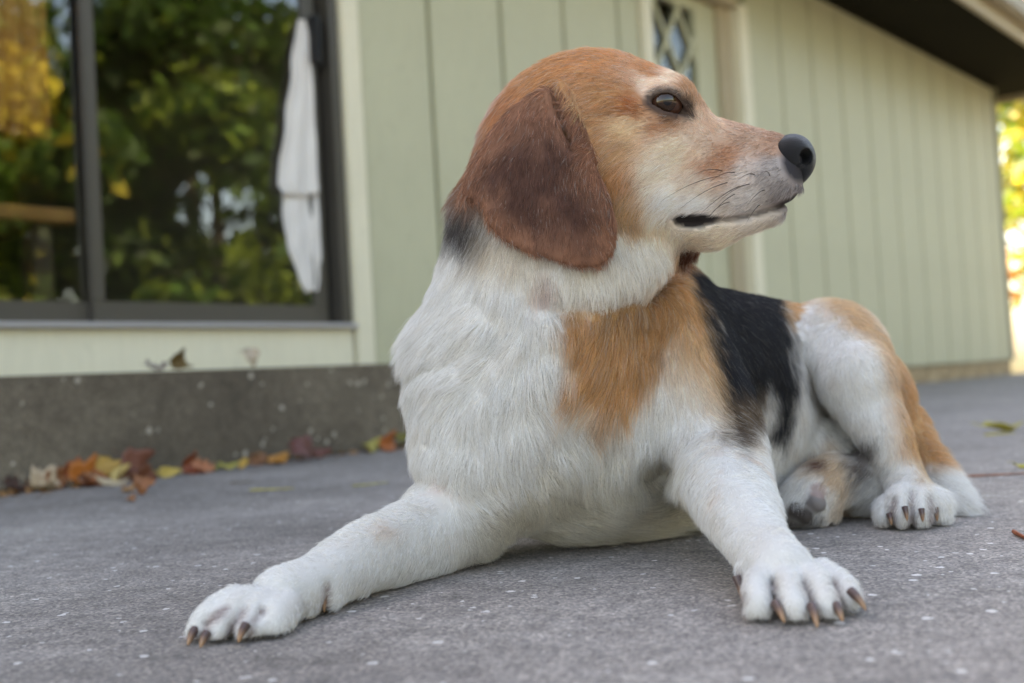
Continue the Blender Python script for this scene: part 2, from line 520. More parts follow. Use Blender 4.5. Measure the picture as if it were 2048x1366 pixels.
def np_mesh(name, V, Q):
    me = bpy.data.meshes.new(name)
    me.vertices.add(len(V)); me.loops.add(Q.size); me.polygons.add(len(Q))
    me.vertices.foreach_set("co", np.ascontiguousarray(V, np.float32).ravel())
    me.loops.foreach_set("vertex_index", np.ascontiguousarray(Q, np.int32).ravel())
    me.polygons.foreach_set("loop_start", (np.arange(len(Q)) * Q.shape[1]).astype(np.int32))
    me.polygons.foreach_set("use_smooth", np.ones(len(Q), bool))
    me.update(calc_edges=True)
    me.validate()
    return me
# --- coat: patches of colour lying on the body like a decal seen square on
def decal(p, pts, Y, lim=0.3):
    """signed distance (metres) of points to a patch outline measured off the photograph at depth Y"""
    w = np.array([P(x, y, Y) for x, y in pts])
    o = w.mean(0)
    ax = o - CAM; ax /= np.linalg.norm(ax)
    rt = np.cross(ax, [0, 0, 1]); rt /= np.linalg.norm(rt); up = np.cross(rt, ax)
    pl = []
    for v in w:
        d = v - CAM
        v = CAM + d * ((o - CAM) @ ax) / (d @ ax)
        pl.append(((v - o) @ rt, (v - o) @ up))
    q = p - o
    z = q @ ax
    return np.where(np.abs(z) < lim, poly_sd(q @ rt, q @ up, pl), 1.0)

WHITE = srgb(232, 228, 222); TAN = srgb(206, 156, 104); TAN2 = srgb(222, 186, 146); BLACK = srgb(33, 32, 34); BROWN = srgb(112, 66, 48)
HEAD_COL = [(1100, 140, 192, 138, 92), (1200, 112, 200, 145, 98), (1300, 132, 196, 141, 98), (1380, 172, 188, 145, 110), (1300, 166, 222, 196, 176), (1350, 160, 220, 194, 174), (1220, 200, 195, 146, 102),
    (1260, 218, 178, 112, 66), (1330, 248, 182, 134, 100), (1250, 262, 208, 180, 146), (1230, 300, 200, 160, 120), (1190, 250, 195, 150, 110), (1190, 300, 195, 145, 100), (1230, 370, 192, 138, 88), (1260, 420, 205, 165, 120),
    (1250, 450, 196, 160, 120), (1430, 238, 202, 170, 146), (1500, 256, 196, 162, 140), (1540, 278, 190, 150, 126), (1400, 300, 206, 182, 162), (1450, 312, 192, 140, 108), (1430, 332, 196, 148, 118), (1350, 300, 213, 196, 176),
    (1320, 350, 216, 202, 186), (1400, 370, 212, 196, 182), (1480, 340, 198, 184, 175), (1550, 330, 172, 162, 158), (1572, 382, 150, 140, 138), (1330, 402, 226, 219, 212), (1400, 412, 222, 216, 212), (1500, 402, 204, 196, 192),
    (1450, 470, 216, 198, 178), (1520, 446, 206, 192, 178), (1400, 485, 202, 184, 162), (1300, 455, 216, 196, 172), (1290, 475, 226, 216, 200), (1000, 240, 186, 128, 88), (960, 300, 160, 110, 80), (1240, 480, 226, 218, 204)]
HEAD_PL = [(1000, 150), (1100, 60), (1450, 60), (1700, 240), (1660, 430), (1560, 480), (1430, 530), (1350, 492), (1290, 470), (1240, 474), (1150, 470), (1000, 420), (900, 320)]
CHEST_TAN = [(1150, 622), (1240, 604), (1325, 565), (1335, 500), (1372, 530), (1395, 600), (1345, 672), (1305, 760), (1268, 815), (1222, 842), (1190, 864), (1198, 822), (1150, 796), (1114, 803), (1118, 765), (1158, 732), (1138, 690), (1130, 650)]
SHOULDER_TAN = [(1330, 500), (1385, 520), (1420, 590), (1462, 670), (1486, 770), (1494, 868), (1444, 850), (1405, 760), (1366, 700), (1345, 672), (1330, 600)]
SADDLE = [(1375, 500), (1440, 480), (1570, 520), (1578, 620), (1590, 720), (1600, 765), (1592, 810), (1580, 850), (1568, 892), (1552, 862), (1545, 800), (1536, 770), (1524, 805), (1508, 852), (1490, 872), (1462, 850), (1452, 760), (1424, 660), (1386, 570)]
RUMP = [(1568, 560), (1640, 570), (1710, 600), (1800, 690), (1860, 790), (1870, 890), (1830, 930), (1806, 880), (1796, 810), (1780, 742), (1738, 690), (1680, 642), (1612, 600), (1580, 625)]
TAILTAN = [(1830, 860), (1870, 860), (1900, 925), (1868, 936), (1840, 932)]
NAPE = [(905, 395), (985, 440), (975, 470), (960, 520), (935, 505), (900, 470), (885, 440)]
NAPE2 = [(940, 290), (990, 260), (990, 420), (905, 420), (915, 350)]
LIP = [(1343, 436), (1362, 427), (1402, 427), (1446, 431), (1426, 448), (1384, 458), (1354, 455)]
HOCK = [(1700, 880), (1752, 885), (1752, 960), (1712, 975), (1690, 930)]
HOCKTAN = [(1605, 905), (1660, 890), (1705, 930), (1700, 1040), (1664, 1040), (1672, 985), (1640, 960), (1610, 950)]
SPOT = [(1622, 925), (1640, 916), (1656, 926), (1652, 940), (1628, 940)]
SOLE = [(1560, 1030), (1580, 1010), (1612, 1012), (1648, 1040), (1650, 1070), (1560, 1070)]

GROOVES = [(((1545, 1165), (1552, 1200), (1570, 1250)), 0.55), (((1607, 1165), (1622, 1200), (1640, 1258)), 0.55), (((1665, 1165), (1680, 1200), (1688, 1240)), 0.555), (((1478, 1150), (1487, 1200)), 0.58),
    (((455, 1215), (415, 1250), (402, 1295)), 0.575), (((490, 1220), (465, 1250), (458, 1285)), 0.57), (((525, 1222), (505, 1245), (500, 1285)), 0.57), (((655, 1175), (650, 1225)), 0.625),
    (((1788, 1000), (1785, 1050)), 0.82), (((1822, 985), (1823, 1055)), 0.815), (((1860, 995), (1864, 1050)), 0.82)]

def mixc(col, sd, c, soft, a=1.0):
    k = np.clip(0.5 - sd / (2 * soft), 0, 1)[:, None] * a
    return col * (1 - k) + np.asarray(c) * k

def coat(p):
    """colour of the coat and length of the fur (mm, 0 = bare) at surface points"""
    n1 = vnoise(p, 0.012, 1); n2 = vnoise(p, 0.004, 2); n3 = vnoise(p, 0.03, 3)
    j = 0.0022 * n1 + 0.0016 * n2
    col = np.tile(WHITE, (len(p), 1))
    col *= (1 + 0.03 * n3 - 0.02 * np.abs(n1))[:, None]
    col = mixc(col, 0.55 - n1, srgb(205, 180, 155), 0.5, 0.22)                 # faint ticking
    bare = np.zeros(len(p), bool)
    Yw = p[:, 1]
    # trunk
    col = mixc(col, decal(p, SHOULDER_TAN, 0.80) + j, TAN2 * 0.85, 0.008)
    col = mixc(col, decal(p, SHOULDER_TAN, 0.82) + j + 0.010, TAN, 0.006)
    col = mixc(col, decal(p, [(1345, 560), (1400, 600), (1450, 740), (1400, 800), (1340, 760), (1330, 680)], 0.78) + j * 3, TAN2, 0.016, 0.55)
    col = mixc(col, decal(p, [(1325, 480), (1410, 480), (1450, 590), (1400, 640), (1330, 600)], 0.86) + j, TAN, 0.006)
    col = mixc(col, decal(p, CHEST_TAN, 0.76) + j * 2.6, TAN, 0.007)
    st_ = vnoise(p * [1, 1, 0.4], 0.006, 71) + 0.6 * n3
    ct_ = decal(p, CHEST_TAN, 0.76)
    col = np.where((ct_ < 0)[:, None], col * (1 + 0.24 * st_)[:, None], col)
    col = mixc(col, np.where(ct_ < 0, 0.85 - st_, 1.0), WHITE, 0.3, 0.5)
    col = mixc(col, decal(p, [(1170, 610), (1330, 560), (1345, 600), (1240, 650)], 0.76) + j * 2, srgb(120, 84, 50), 0.012, 0.6)  # tan darkened below the throat fold: the fold's shadow put into the colour
    col = mixc(col, decal(p, SADDLE, 0.88) + j * 2.0, BLACK, 0.005)
    col = mixc(col, decal(p, [(1478, 800), (1530, 790), (1508, 850), (1488, 872), (1472, 850)], 0.88) + j * 2, srgb(120, 95, 70), 0.008, 0.75)
    col = mixc(col, decal(p, RUMP, 0.97) + j, TAN2 * 0.9, 0.006)
    col = mixc(col, decal(p, [(1790, 720), (1880, 740), (1870, 900), (1806, 890)], 0.97) + j, TAN, 0.012)
    col = mixc(col, decal(p, [(1560, 560), (1640, 570), (1600, 610), (1580, 640)], 0.97) + j, TAN, 0.006)
    col = mixc(col, decal(p, TAILTAN, 0.93, 0.08) + j, TAN, 0.005)
    col = mixc(col, decal(p, [(1085, 570), (1150, 520), (1240, 478), (1348, 465), (1350, 520), (1318, 572), (1240, 602), (1150, 608)], 0.72, 0.048) + j, WHITE * [1, .97, .92], 0.005)
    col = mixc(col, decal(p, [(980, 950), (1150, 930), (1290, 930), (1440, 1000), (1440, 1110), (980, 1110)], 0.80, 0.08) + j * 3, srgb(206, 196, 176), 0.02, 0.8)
    # far side of the trunk: saddle goes on over the back
    far = (Yw > 0.93) & (p[:, 0] < 0.22) & (p[:, 2] > 0.07)
    col[far] = BLACK
    # legs
    col = mixc(col, decal(p, HOCKTAN, 0.87, 0.05) + j * 2, srgb(196, 160, 118), 0.008, 0.8)
    col = mixc(col, decal(p, HOCK, 0.88, 0.05) + j * 1.5, srgb(70, 58, 52), 0.006, 0.9)
    col = mixc(col, decal(p, SOLE, 0.855, 0.02) + j, srgb(70, 62, 58), 0.005, 0.85)
    col = mixc(col, decal(p, SPOT, 0.855, 0.04), srgb(92, 52, 42), 0.003)
    for x, y, Y in ((895, 985, 0.735), (1386, 892, 0.755)):
        d = np.linalg.norm(p - P(x, y, Y), axis=1)
        col = mixc(col, (d - 0.006) + j * 2, srgb(200, 150, 145), 0.008, 0.55)
    for pts, Y in ((((1408, 880), (1500, 905), (1545, 950), (1470, 930), (1410, 900)), 0.745), (((770, 1030), (800, 1060), (780, 1090), (740, 1060)), 0.69), (((1430, 950), (1440, 1040), (1425, 1030), (1420, 960)), 0.69)):
        col = mixc(col, decal(p, pts, Y, 0.05) + j * 3 + 0.003, srgb(212, 176, 150), 0.006, 0.38)
    # neck: dark nape
    col = mixc(col, decal(p, NAPE2, 0.74, 0.06) + j * 2, srgb(140, 100, 78), 0.006)
    col = mixc(col, decal(p, NAPE, 0.74, 0.05) + j * 2, srgb(72, 66, 64), 0.006)
    col = mixc(col, decal(p, [(1085, 545), (1110, 560), (1102, 600), (1075, 606)], 0.70, 0.06) + j * 2, srgb(160, 110, 92), 0.006, 0.8)
    col = mixc(col, decal(p, [(965, 470), (1060, 500), (1080, 560), (1000, 540), (950, 520)], 0.72, 0.06) + j * 3, srgb(214, 196, 172), 0.012, 0.7)
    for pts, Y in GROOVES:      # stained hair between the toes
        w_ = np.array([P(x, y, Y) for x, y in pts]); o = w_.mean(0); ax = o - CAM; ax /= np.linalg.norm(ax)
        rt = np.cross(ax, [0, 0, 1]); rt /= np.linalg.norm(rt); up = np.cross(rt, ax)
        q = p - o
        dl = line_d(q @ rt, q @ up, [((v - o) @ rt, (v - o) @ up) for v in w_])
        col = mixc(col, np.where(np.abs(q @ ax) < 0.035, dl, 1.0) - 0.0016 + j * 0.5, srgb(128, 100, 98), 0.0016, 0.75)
    # head, the same on both sides
    q = head_local(p)
    ql = q.copy(); ql[:, 2] = np.abs(ql[:, 2])
    hp = head_world(0, 0, 0) + 0 * p
    hp = HO + HS * ((ql[:, :1] - 1200) * H_f - (ql[:, 1:2] - 300) * H_u + ql[:, 2:] * H_l)
    sd = np.where(np.abs(q[:, 2]) < 215, decal(hp, HEAD_PL, 0.72, 0.085) + j, 1.0)
    an = np.array([HL(a[0], a[1], 100)[:2] for a in HEAD_COL])
    ac = np.array([srgb(*a[2:]) for a in HEAD_COL])
    am = ac.mean(1, keepdims=True)
    ac = ac * np.where(am < 0.42, 1.06, 1.22)
    near = np.flatnonzero(sd < 0.02)
    if len(near):
        uw = ql[near, :2] + 10 * np.stack([n1[near], n2[near]], 1)
        w = 1.0 / (((uw[:, None] - an[None]) ** 2).sum(2) + 120.0) ** 2
        hc = (w @ ac) / w.sum(1, keepdims=True)
        hc *= (1 + 0.07 * n1[near] + 0.05 * n2[near])[:, None]
        k = np.clip(0.5 - sd[near] / 0.012, 0, 1)[:, None]
        col[near] = col[near] * (1 - k) + hc * k
        L = ql[near]
        lipd = decal(hp[near], LIP, 0.715, 0.05)
        col[near] = mixc(col[near], lipd, srgb(26, 25, 27), 0.0012)
        md = line_d(L[:, 0], L[:, 1], MOUTH)
        fr = np.clip((L[:, 0] - HL(1500, 425, 60)[0]) / 60, 0.8, 1)
        col[near] = mixc(col[near], (md - 6) * 0.001, srgb(46, 40, 40), 0.003, 1) * fr[:, None] + col[near] * (1 - fr[:, None])
        ad = poly_sd(L[:, 0], L[:, 1], AL)
        onface = L[:, 2] > 40
        rim = np.where(onface, ad, 99.0)
        inner = np.where(onface, np.hypot(L[:, 0] - HL(1376, 214, 90)[0], L[:, 1] - HL(1376, 214, 90)[1]) - 14, 99)
        col[near] = mixc(col[near], (np.minimum(rim - 13, inner) + 3 * n2[near]) * 0.001, srgb(52, 42, 40), 0.005, 0.93)
        nz = np.hypot((L[:, 0] - HL(1598, 324)[0]) / 36, (L[:, 1] - HL(1598, 324)[1]) / 44)
        col[near] = mixc(col[near], nz - 1.02, srgb(50, 48, 52), 0.12)
        bare[near] |= (lipd < 0.0014) | (rim < 5) | (nz < 0.98) | (md < 8)
    # ears
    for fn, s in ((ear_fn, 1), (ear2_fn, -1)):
        e = fn(q) * HS
        on = e < 0.003
        if on.any():
            d2 = poly_sd(q[on, 0], q[on, 1], EARPL) if s > 0 else np.full(on.sum(), -40.0)
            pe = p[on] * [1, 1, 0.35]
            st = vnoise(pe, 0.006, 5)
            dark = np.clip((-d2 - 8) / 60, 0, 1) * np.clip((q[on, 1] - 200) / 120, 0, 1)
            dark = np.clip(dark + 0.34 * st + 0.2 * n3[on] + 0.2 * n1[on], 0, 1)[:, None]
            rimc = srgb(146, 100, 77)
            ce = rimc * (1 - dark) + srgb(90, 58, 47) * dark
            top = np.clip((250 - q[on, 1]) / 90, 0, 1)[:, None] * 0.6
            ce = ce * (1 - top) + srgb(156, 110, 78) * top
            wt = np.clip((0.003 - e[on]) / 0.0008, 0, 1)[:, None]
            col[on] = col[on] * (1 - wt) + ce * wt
    for x, y, Y, c_, r_ in ((1634, 1006, 0.837, (112, 104, 102), 0.0078), (1636, 982, 0.842, (158, 136, 130), 0.0066), (1590, 1022, 0.842, (58, 50, 48), 0.0058), (1611, 1035, 0.838, (62, 54, 50), 0.0056)):
        d = np.linalg.norm(p - P(x, y, Y), axis=1)
        col = mixc(col, d - r_ + j * 0.4, srgb(*c_), 0.001, 0.92)
        bare |= d < r_ - 0.0004
    return np.clip(col, 0.004, 0.9), bare

# --- which way the hair lies, and how long it is: (px, py, Y, dx, dy, mm)
FLOW = [(1540, 300, .70, -1, .1, 4), (1450, 330, .70, -1, .25, 6), (1350, 320, .70, -1, .4, 8), (1400, 400, .70, -1, .3, 7), (1300, 400, .70, -.8, .7, 10), (1500, 380, .70, -1, .2, 5), (1560, 390, .71, -.8, .5, 5),
    (1380, 160, .72, -.9, -.3, 7), (1300, 130, .73, -1, -.05, 8), (1180, 108, .74, -1, .15, 9), (1050, 170, .74, -.7, .7, 9), (1230, 220, .69, -1, .2, 8), (1240, 320, .69, -.7, .6, 9), (1240, 420, .69, -.5, .8, 11), (1450, 480, .73, -1, .0, 7),
    (1330, 250, .69, -.9, .4, 6), (1410, 215, .72, -.6, -.6, 6), (1340, 175, .69, -.9, -.3, 6), (1380, 240, .70, -.8, .5, 5),
    (1080, 220, .695, -.1, 1, 6), (1080, 350, .695, .0, 1, 6.5), (1150, 450, .695, .2, 1, 5), (980, 380, .70, -.3, .9, 5), (1180, 520, .70, .2, .9, 3), (1100, 515, .70, .1, 1, 3), (1030, 485, .70, .1, 1, 3.5), (1225, 480, .70, .2, .9, 3.5), (1000, 270, .70, -.4, .9, 7), (1190, 400, .695, .25, 1, 5),
    (920, 450, .735, -.3, 1, 16), (905, 360, .75, -1, .1, 22), (950, 300, .76, -.7, .7, 14), (1270, 500, .715, .1, 1, 15), (1320, 500, .74, .4, .9, 14), (1200, 560, .71, .3, .9, 16), (1120, 560, .715, .1, 1, 16),
    (900, 560, .735, -.6, .8, 20), (830, 640, .75, -1, .35, 24), (990, 540, .72, -.2, 1, 18), (1000, 640, .715, -.5, .8, 20), (950, 720, .715, -.8, .5, 22), (860, 780, .72, -.7, .6, 20), (1000, 760, .705, -.4, .8, 20), (1080, 700, .71, .1, 1, 20),
    (880, 880, .72, -.3, .9, 16), (1000, 860, .715, .1, 1, 20), (1080, 830, .715, .3, .9, 22), (1150, 900, .73, .5, .8, 24), (1050, 940, .735, .5, .8, 20), (1200, 680, .735, -.6, .7, 20), (1180, 790, .73, -.7, .6, 20), (1280, 640, .76, -.5, .8, 18), (1260, 760, .745, -.5, .8, 18),
    (1230, 900, .75, .2, 1, 20), (1200, 1020, .78, .9, .3, 20), (1350, 1030, .80, 1, -.1, 20), (1280, 970, .77, .7, .6, 18), (960, 1000, .735, .6, .5, 14),
    (1380, 760, .755, .2, 1, 13), (1450, 960, .70, .3, 1, 6), (1500, 1050, .63, .4, 1, 5), (1580, 1150, .565, .4, 1, 4.5), (1650, 1170, .56, .7, .7, 4.5), (1530, 1190, .55, .05, 1, 4.5), (1690, 1190, .55, .7, .7, 4.5), (1330, 950, .75, -.3, 1, 16), (1470, 870, .76, .5, .9, 9),
    (850, 1020, .72, -.9, .5, 7), (750, 1090, .685, -.9, .5, 6), (600, 1160, .61, -.9, .4, 5), (450, 1240, .57, -.8, .6, 4.5), (540, 1240, .57, -.5, .8, 4.5), (400, 1260, .57, -.6, .8, 4.5), (920, 1090, .79, .5, .6, 9), (800, 1150, .70, -.8, .2, 8),
    (1350, 620, .80, .2, 1, 12), (1420, 640, .82, .4, .9, 9), (1450, 650, .84, .5, .8, 9), (1520, 720, .89, .4, .9, 10), (1540, 800, .90, .2, 1, 12), (1500, 590, .95, 1, .1, 8), (1700, 650, .97, .8, .6, 11), (1810, 830, .96, .3, 1, 12),
    (1640, 680, .93, .3, 1, 11), (1725, 760, .87, .3, .9, 7), (1770, 860, .865, .4, .9, 6), (1820, 1010, .81, .1, 1, 6), (1640, 800, .92, .4, .9, 12), (1870, 920, .91, .6, .8, 16), (1910, 1000, .87, .6, .8, 22), (1540, 930, .90, 0, 1, 20), (1590, 880, .92, .1, 1, 18),
    (1650, 960, .855, -.7, .6, 8), (1600, 1000, .845, -.4, .8, 8), (1730, 930, .86, -.6, .7, 9),
    (1300, 560, .95, .8, .4, 14), (1500, 700, 1.04, .8, .6, 14), (1100, 700, .90, .0, 1, 18), (1300, 900, .95, .5, .6, 18), (1100, 300, .82, -.6, .8, 10), (1400, 300, .80, -1, .3, 7)]

def flow(p):
    A = np.array([P(a[0], a[1], a[2]) for a in FLOW])
    Dv = np.array([P(a[0] + 20 * a[3], a[1] + 20 * a[4], a[2]) - P(a[0], a[1], a[2]) for a in FLOW])
    Dv /= np.linalg.norm(Dv, axis=1, keepdims=True)
    Lm = np.array([a[5] for a in FLOW], float)
    d = np.zeros((len(p), 3)); L = np.zeros(len(p))
    for i in range(0, len(p), 60000):
        r2 = ((p[i:i + 60000, None] - A[None]) ** 2).sum(2)
        w = 1.0 / (r2 + 1e-4) ** 2
        w /= w.sum(1, keepdims=True)
        d[i:i + 60000] = w @ Dv; L[i:i + 60000] = w @ Lm
    for x, y, Y in ((895, 985, 0.735), (1386, 892, 0.755), (1050, 835, 0.72)):      # whorls
        c = P(x, y, Y)
        q = p - c
        r = np.linalg.norm(q, axis=1, keepdims=True) + 1e-6
        d = d + 1.1 * np.exp(-(r / 0.014) ** 2) * q / r
    return d, L

for pts_, Y_ in GROOVES:
    crease(pts_, Y_, 0.0024, 0.0030)
# --- skin
t_h = 0.0026
V, Q = skin(S, (-0.21, 0.50, -0.01), (0.44, 1.10, 0.40), t_h)
V = V - S.eval(V)[:, None] * S.grad(V)
NV = S.grad(V)
CV, BV = coat(V)

dog = empty("dog", (0.10, 0.80, 0.0))
tag(dog, "white, tan and black dog lying on the patio with its head turned aside", "dog")
def to_dog(o):
    o.parent = dog
    o.matrix_parent_inverse = Matrix.Translation(-Vector(dog.location))
    return o

m_skin, nt, b = new_mat("dog_skin")
at = nd(nt, 'ShaderNodeAttribute', attribute_name='coat')
nt.links.new(at.outputs['Color'], b.inputs['Base Color'])
b.inputs['Roughness'].default_value = 0.75
b.inputs['Specular IOR Level'].default_value = 0.25
nz = nd(nt, 'ShaderNodeTexNoise'); nz.inputs['Scale'].default_value = 900
bp = nd(nt, 'ShaderNodeBump'); bp.inputs['Strength'].default_value = 0.25; bp.inputs['Distance'].default_value = 0.001
nt.links.new(nz.outputs[0], bp.inputs['Height']); nt.links.new(bp.outputs[0], b.inputs['Normal'])
me = np_mesh("body", V, Q)
ca = me.color_attributes.new("coat", 'FLOAT_COLOR', 'POINT')
ca.data.foreach_set("color", np.concatenate([np.where(BV[:, None], CV, CV * 0.72), np.ones((len(CV), 1))], 1).astype(np.float32).ravel())  # skin under hair darkened: the fur's self-shadow put into its colour
me.materials.append(m_skin)
body = to_dog(link(bpy.data.objects.new("body", me)))

# --- fur
def make_hair(name, pts, rad, colour, mat):
    n, m = pts.shape[:2]
    hc = bpy.data.hair_curves.new(name)
    hc.add_curves([m] * n)
    hc.attributes["position"].data.foreach_set("vector", np.ascontiguousarray(pts, np.float32).ravel())
    ra = hc.attributes.get("radius") or hc.attributes.new("radius", 'FLOAT', 'POINT')
    ra.data.foreach_set("value", np.ascontiguousarray(rad, np.float32).ravel())
    a = hc.attributes.new("coat", 'FLOAT_COLOR', 'CURVE')
    a.data.foreach_set("color", np.concatenate([colour, np.ones((n, 1))], 1).astype(np.float32).ravel())
    hc.materials.append(mat)
    return to_dog(link(bpy.data.objects.new(name, hc)))

m_fur = bpy.data.materials.new("fur")
m_fur.use_nodes = True
nt = m_fur.node_tree
nt.nodes.clear()
out = nd(nt, 'ShaderNodeOutputMaterial')
at = nd(nt, 'ShaderNodeAttribute', attribute_name='coat')
hb = nd(nt, 'ShaderNodeBsdfPrincipled')
hb.inputs['Roughness'].default_value = 0.5
hb.inputs['Specular IOR Level'].default_value = 0.3
ht = nd(nt, 'ShaderNodeBsdfTranslucent')
hm = nd(nt, 'ShaderNodeMixShader')
hm.inputs[0].default_value = 0.42
nt.links.new(at.outputs['Color'], hb.inputs['Base Color'])
nt.links.new(at.outputs['Color'], ht.inputs['Color'])
nt.links.new(hb.outputs[0], hm.inputs[1]); nt.links.new(ht.outputs[0], hm.inputs[2])
nt.links.new(hm.outputs[0], out.inputs[0])

NH = 400000
tri = np.concatenate([Q[:, [0, 1, 2]], Q[:, [0, 2, 3]]])
tri = tri[~BV[tri].any(1)]
e1 = V[tri[:, 1]] - V[tri[:, 0]]; e2 = V[tri[:, 2]] - V[tri[:, 0]]
ar = np.linalg.norm(np.cross(e1, e2), axis=1)
ctr = V[tri].mean(1)
dens = np.where(ctr[:, 2] < 0.004, 0.1, 1.0) * np.where((NV[tri[:, 0]] * (ctr - CAM)).sum(1) > 0.35 * np.linalg.norm(ctr - CAM, axis=1), 0.45, 1.0)
hl = head_local(ctr)
dens *= np.where((hl[:, 0] > 1150) & (hl[:, 1] < 520) & (hl[:, 2] > 0), 1.9, 1.0)
cum = np.cumsum(ar * dens)
ti = np.searchsorted(cum, rng.random(NH) * cum[-1])
r1 = np.sqrt(rng.random(NH)); r2 = rng.random(NH)
bw = np.stack([1 - r1, r1 * (1 - r2), r1 * r2], 1)[:, :, None]
R0 = (V[tri[ti]] * bw).sum(1)
N0 = (NV[tri[ti]] * bw).sum(1); N0 /= np.linalg.norm(N0, axis=1, keepdims=True)
C0 = (CV[tri[ti]] * bw).sum(1)
nb = np.arange(len(V)); hop = np.stack([Q[:, [0, 1, 2, 3]].ravel(), Q[:, [2, 3, 0, 1]].ravel()], 1)
nb[hop[:, 0]] = hop[:, 1]                      # a neighbour across some face
pick = tri[ti, rng.integers(0, 3, NH)]
C0 = np.where(rng.random((NH, 1)) < 0.5, C0, CV[np.where(rng.random(NH) < 0.5, pick, nb[pick])])   # hairs mix along the edges of the patches
d, L = flow(R0)
for sc, amp, sd in ((0.03, 0.22, 11), (0.010, 0.28, 21), (0.0035, 0.25, 31)):
    d = d + amp * np.stack([vnoise(R0, sc, sd + i) for i in range(3)], 1)
d += 0.12 * rng.normal(size=d.shape)
t = d - (d * N0).sum(1, keepdims=True) * N0
t /= np.linalg.norm(t, axis=1, keepdims=True) + 1e-9
L = np.where(L > 10, 10 + (L - 10) * 0.78, L) * 0.001 * (0.65 + 0.5 * rng.random(NH))
lift = 0.28 + 0.16 * vnoise(R0, 0.008, 41) + 0.12 * rng.normal(size=NH)
lift = np.clip(lift, 0.06, 0.9) * np.clip(1.15 - L / 0.05, 0.5, 1.0)
tuft = np.exp(-((R0 - P(905, 365, 0.76)) ** 2).sum(1) / 0.016 ** 2) + np.exp(-((R0 - P(815, 640, 0.76)) ** 2).sum(1) / 0.02 ** 2)
lift = lift + 0.7 * tuft
ss = np.array([0, 0.33, 0.67, 1.0])
pts = np.zeros((NH, 4, 3))
curl = 0.10 * rng.normal(size=(NH, 1)) * np.cross(N0, t)
for i, s_ in enumerate(ss):
    pts[:, i] = R0 - 0.0006 * N0 + L[:, None] * (s_ * t + (lift * (s_ * 1.25 - 0.55 * s_ * s_))[:, None] * N0 + s_ * s_ * curl)
    pts[:, i, 2] = np.maximum(pts[:, i, 2], 0.0012) - (0.10 * L * s_ * s_) * (pts[:, i, 2] > 0.01)
from mathutils.kdtree import KDTree
NC = NH // 26
seed_i = rng.choice(NH, NC, replace=False)
kt = KDTree(NC)
for a_, i_ in enumerate(seed_i):
    kt.insert(R0[i_], a_)
kt.balance()
near_c = np.fromiter((kt.find(v)[1] for v in R0), int, NH)
ci_ = seed_i[near_c]
pull = np.clip((L - 0.004) / 0.012, 0.0, 1.0) * (0.35 + 0.4 * rng.random(NC)[near_c])
for i, s_ in enumerate(ss):
    pts[:, i] += (pull * s_ ** 1.3 * 0.75)[:, None] * ((pts[ci_, i] - R0[ci_]) * (L / L[ci_])[:, None] - (pts[:, i] - R0) + 0.55 * (R0[ci_] - R0))
pts[:, :, 2] = np.maximum(pts[:, :, 2], 0.001)
thick = 0.000058 + 0.000055 * rng.random(NH)
rad = thick[:, None] * np.array([1.0, 0.9, 0.62, 0.12])
lum = C0.mean(1)
onear = ear_fn(head_local(R0)) * HS < 0.003
var = np.exp(np.where(onear, 0.38, 0.16)[:, None] * rng.normal(size=(NH, 1)))
C0 = np.clip(C0 ** 0.84 * var * 1.08, 0.003, 0.93)
g = rng.random(NH)
mid = (lum > 0.06) & (lum < 0.5)
pale = mid & (g < np.where(onear, 0.05, 0.14)); C0[pale] = C0[pale] * 0.4 + WHITE * 0.5
muz = np.exp(-((R0 - P(1545, 345, 0.71)) ** 2).sum(1) / 0.03 ** 2)
darkh = (lum > 0.06) & (g > 0.97 - 0.22 * muz) & (mid | (muz > 0.1)); C0[darkh] *= 0.4
greyh = (lum <= 0.06) & (g < 0.05); C0[greyh] = C0[greyh] * 0.5 + WHITE * 0.2
fur = tag(make_hair("fur", pts, rad, C0, m_fur), kind="stuff")
print("hairs", NH)
# --- eyes
def ball(name, c, r, axis, a0, mat, parent, seg=40, rings=18, a1=None):
    """spherical cap around axis between polar angles"""
    axis = np.asarray(axis) / np.linalg.norm(axis)
    x = np.cross(axis, [0.3, 0.2, 1.0]); x /= np.linalg.norm(x); y = np.cross(axis, x)
    vs, fs = [c + r * axis], []
    for i in range(1, rings + 1):
        a = a0 * i / rings
        for j in range(seg):
            b_ = 2 * math.pi * j / seg
            vs.append(c + r * (math.cos(a) * axis + math.sin(a) * (math.cos(b_) * x + math.sin(b_) * y)))
    for j in range(seg):
        fs.append((0, 1 + j, 1 + (j + 1) % seg))
    for i in range(rings - 1):
        for j in range(seg):
            k0 = 1 + i * seg
            fs.append((k0 + j, k0 + seg + j, k0 + seg + (j + 1) % seg, k0 + (j + 1) % seg))
    o = mesh_obj(name, vs, fs, mat, smooth=True)
    if parent is dog:
        return to_dog(o)
    o.parent = parent          # the eye itself stands at the origin of the scene
    return o

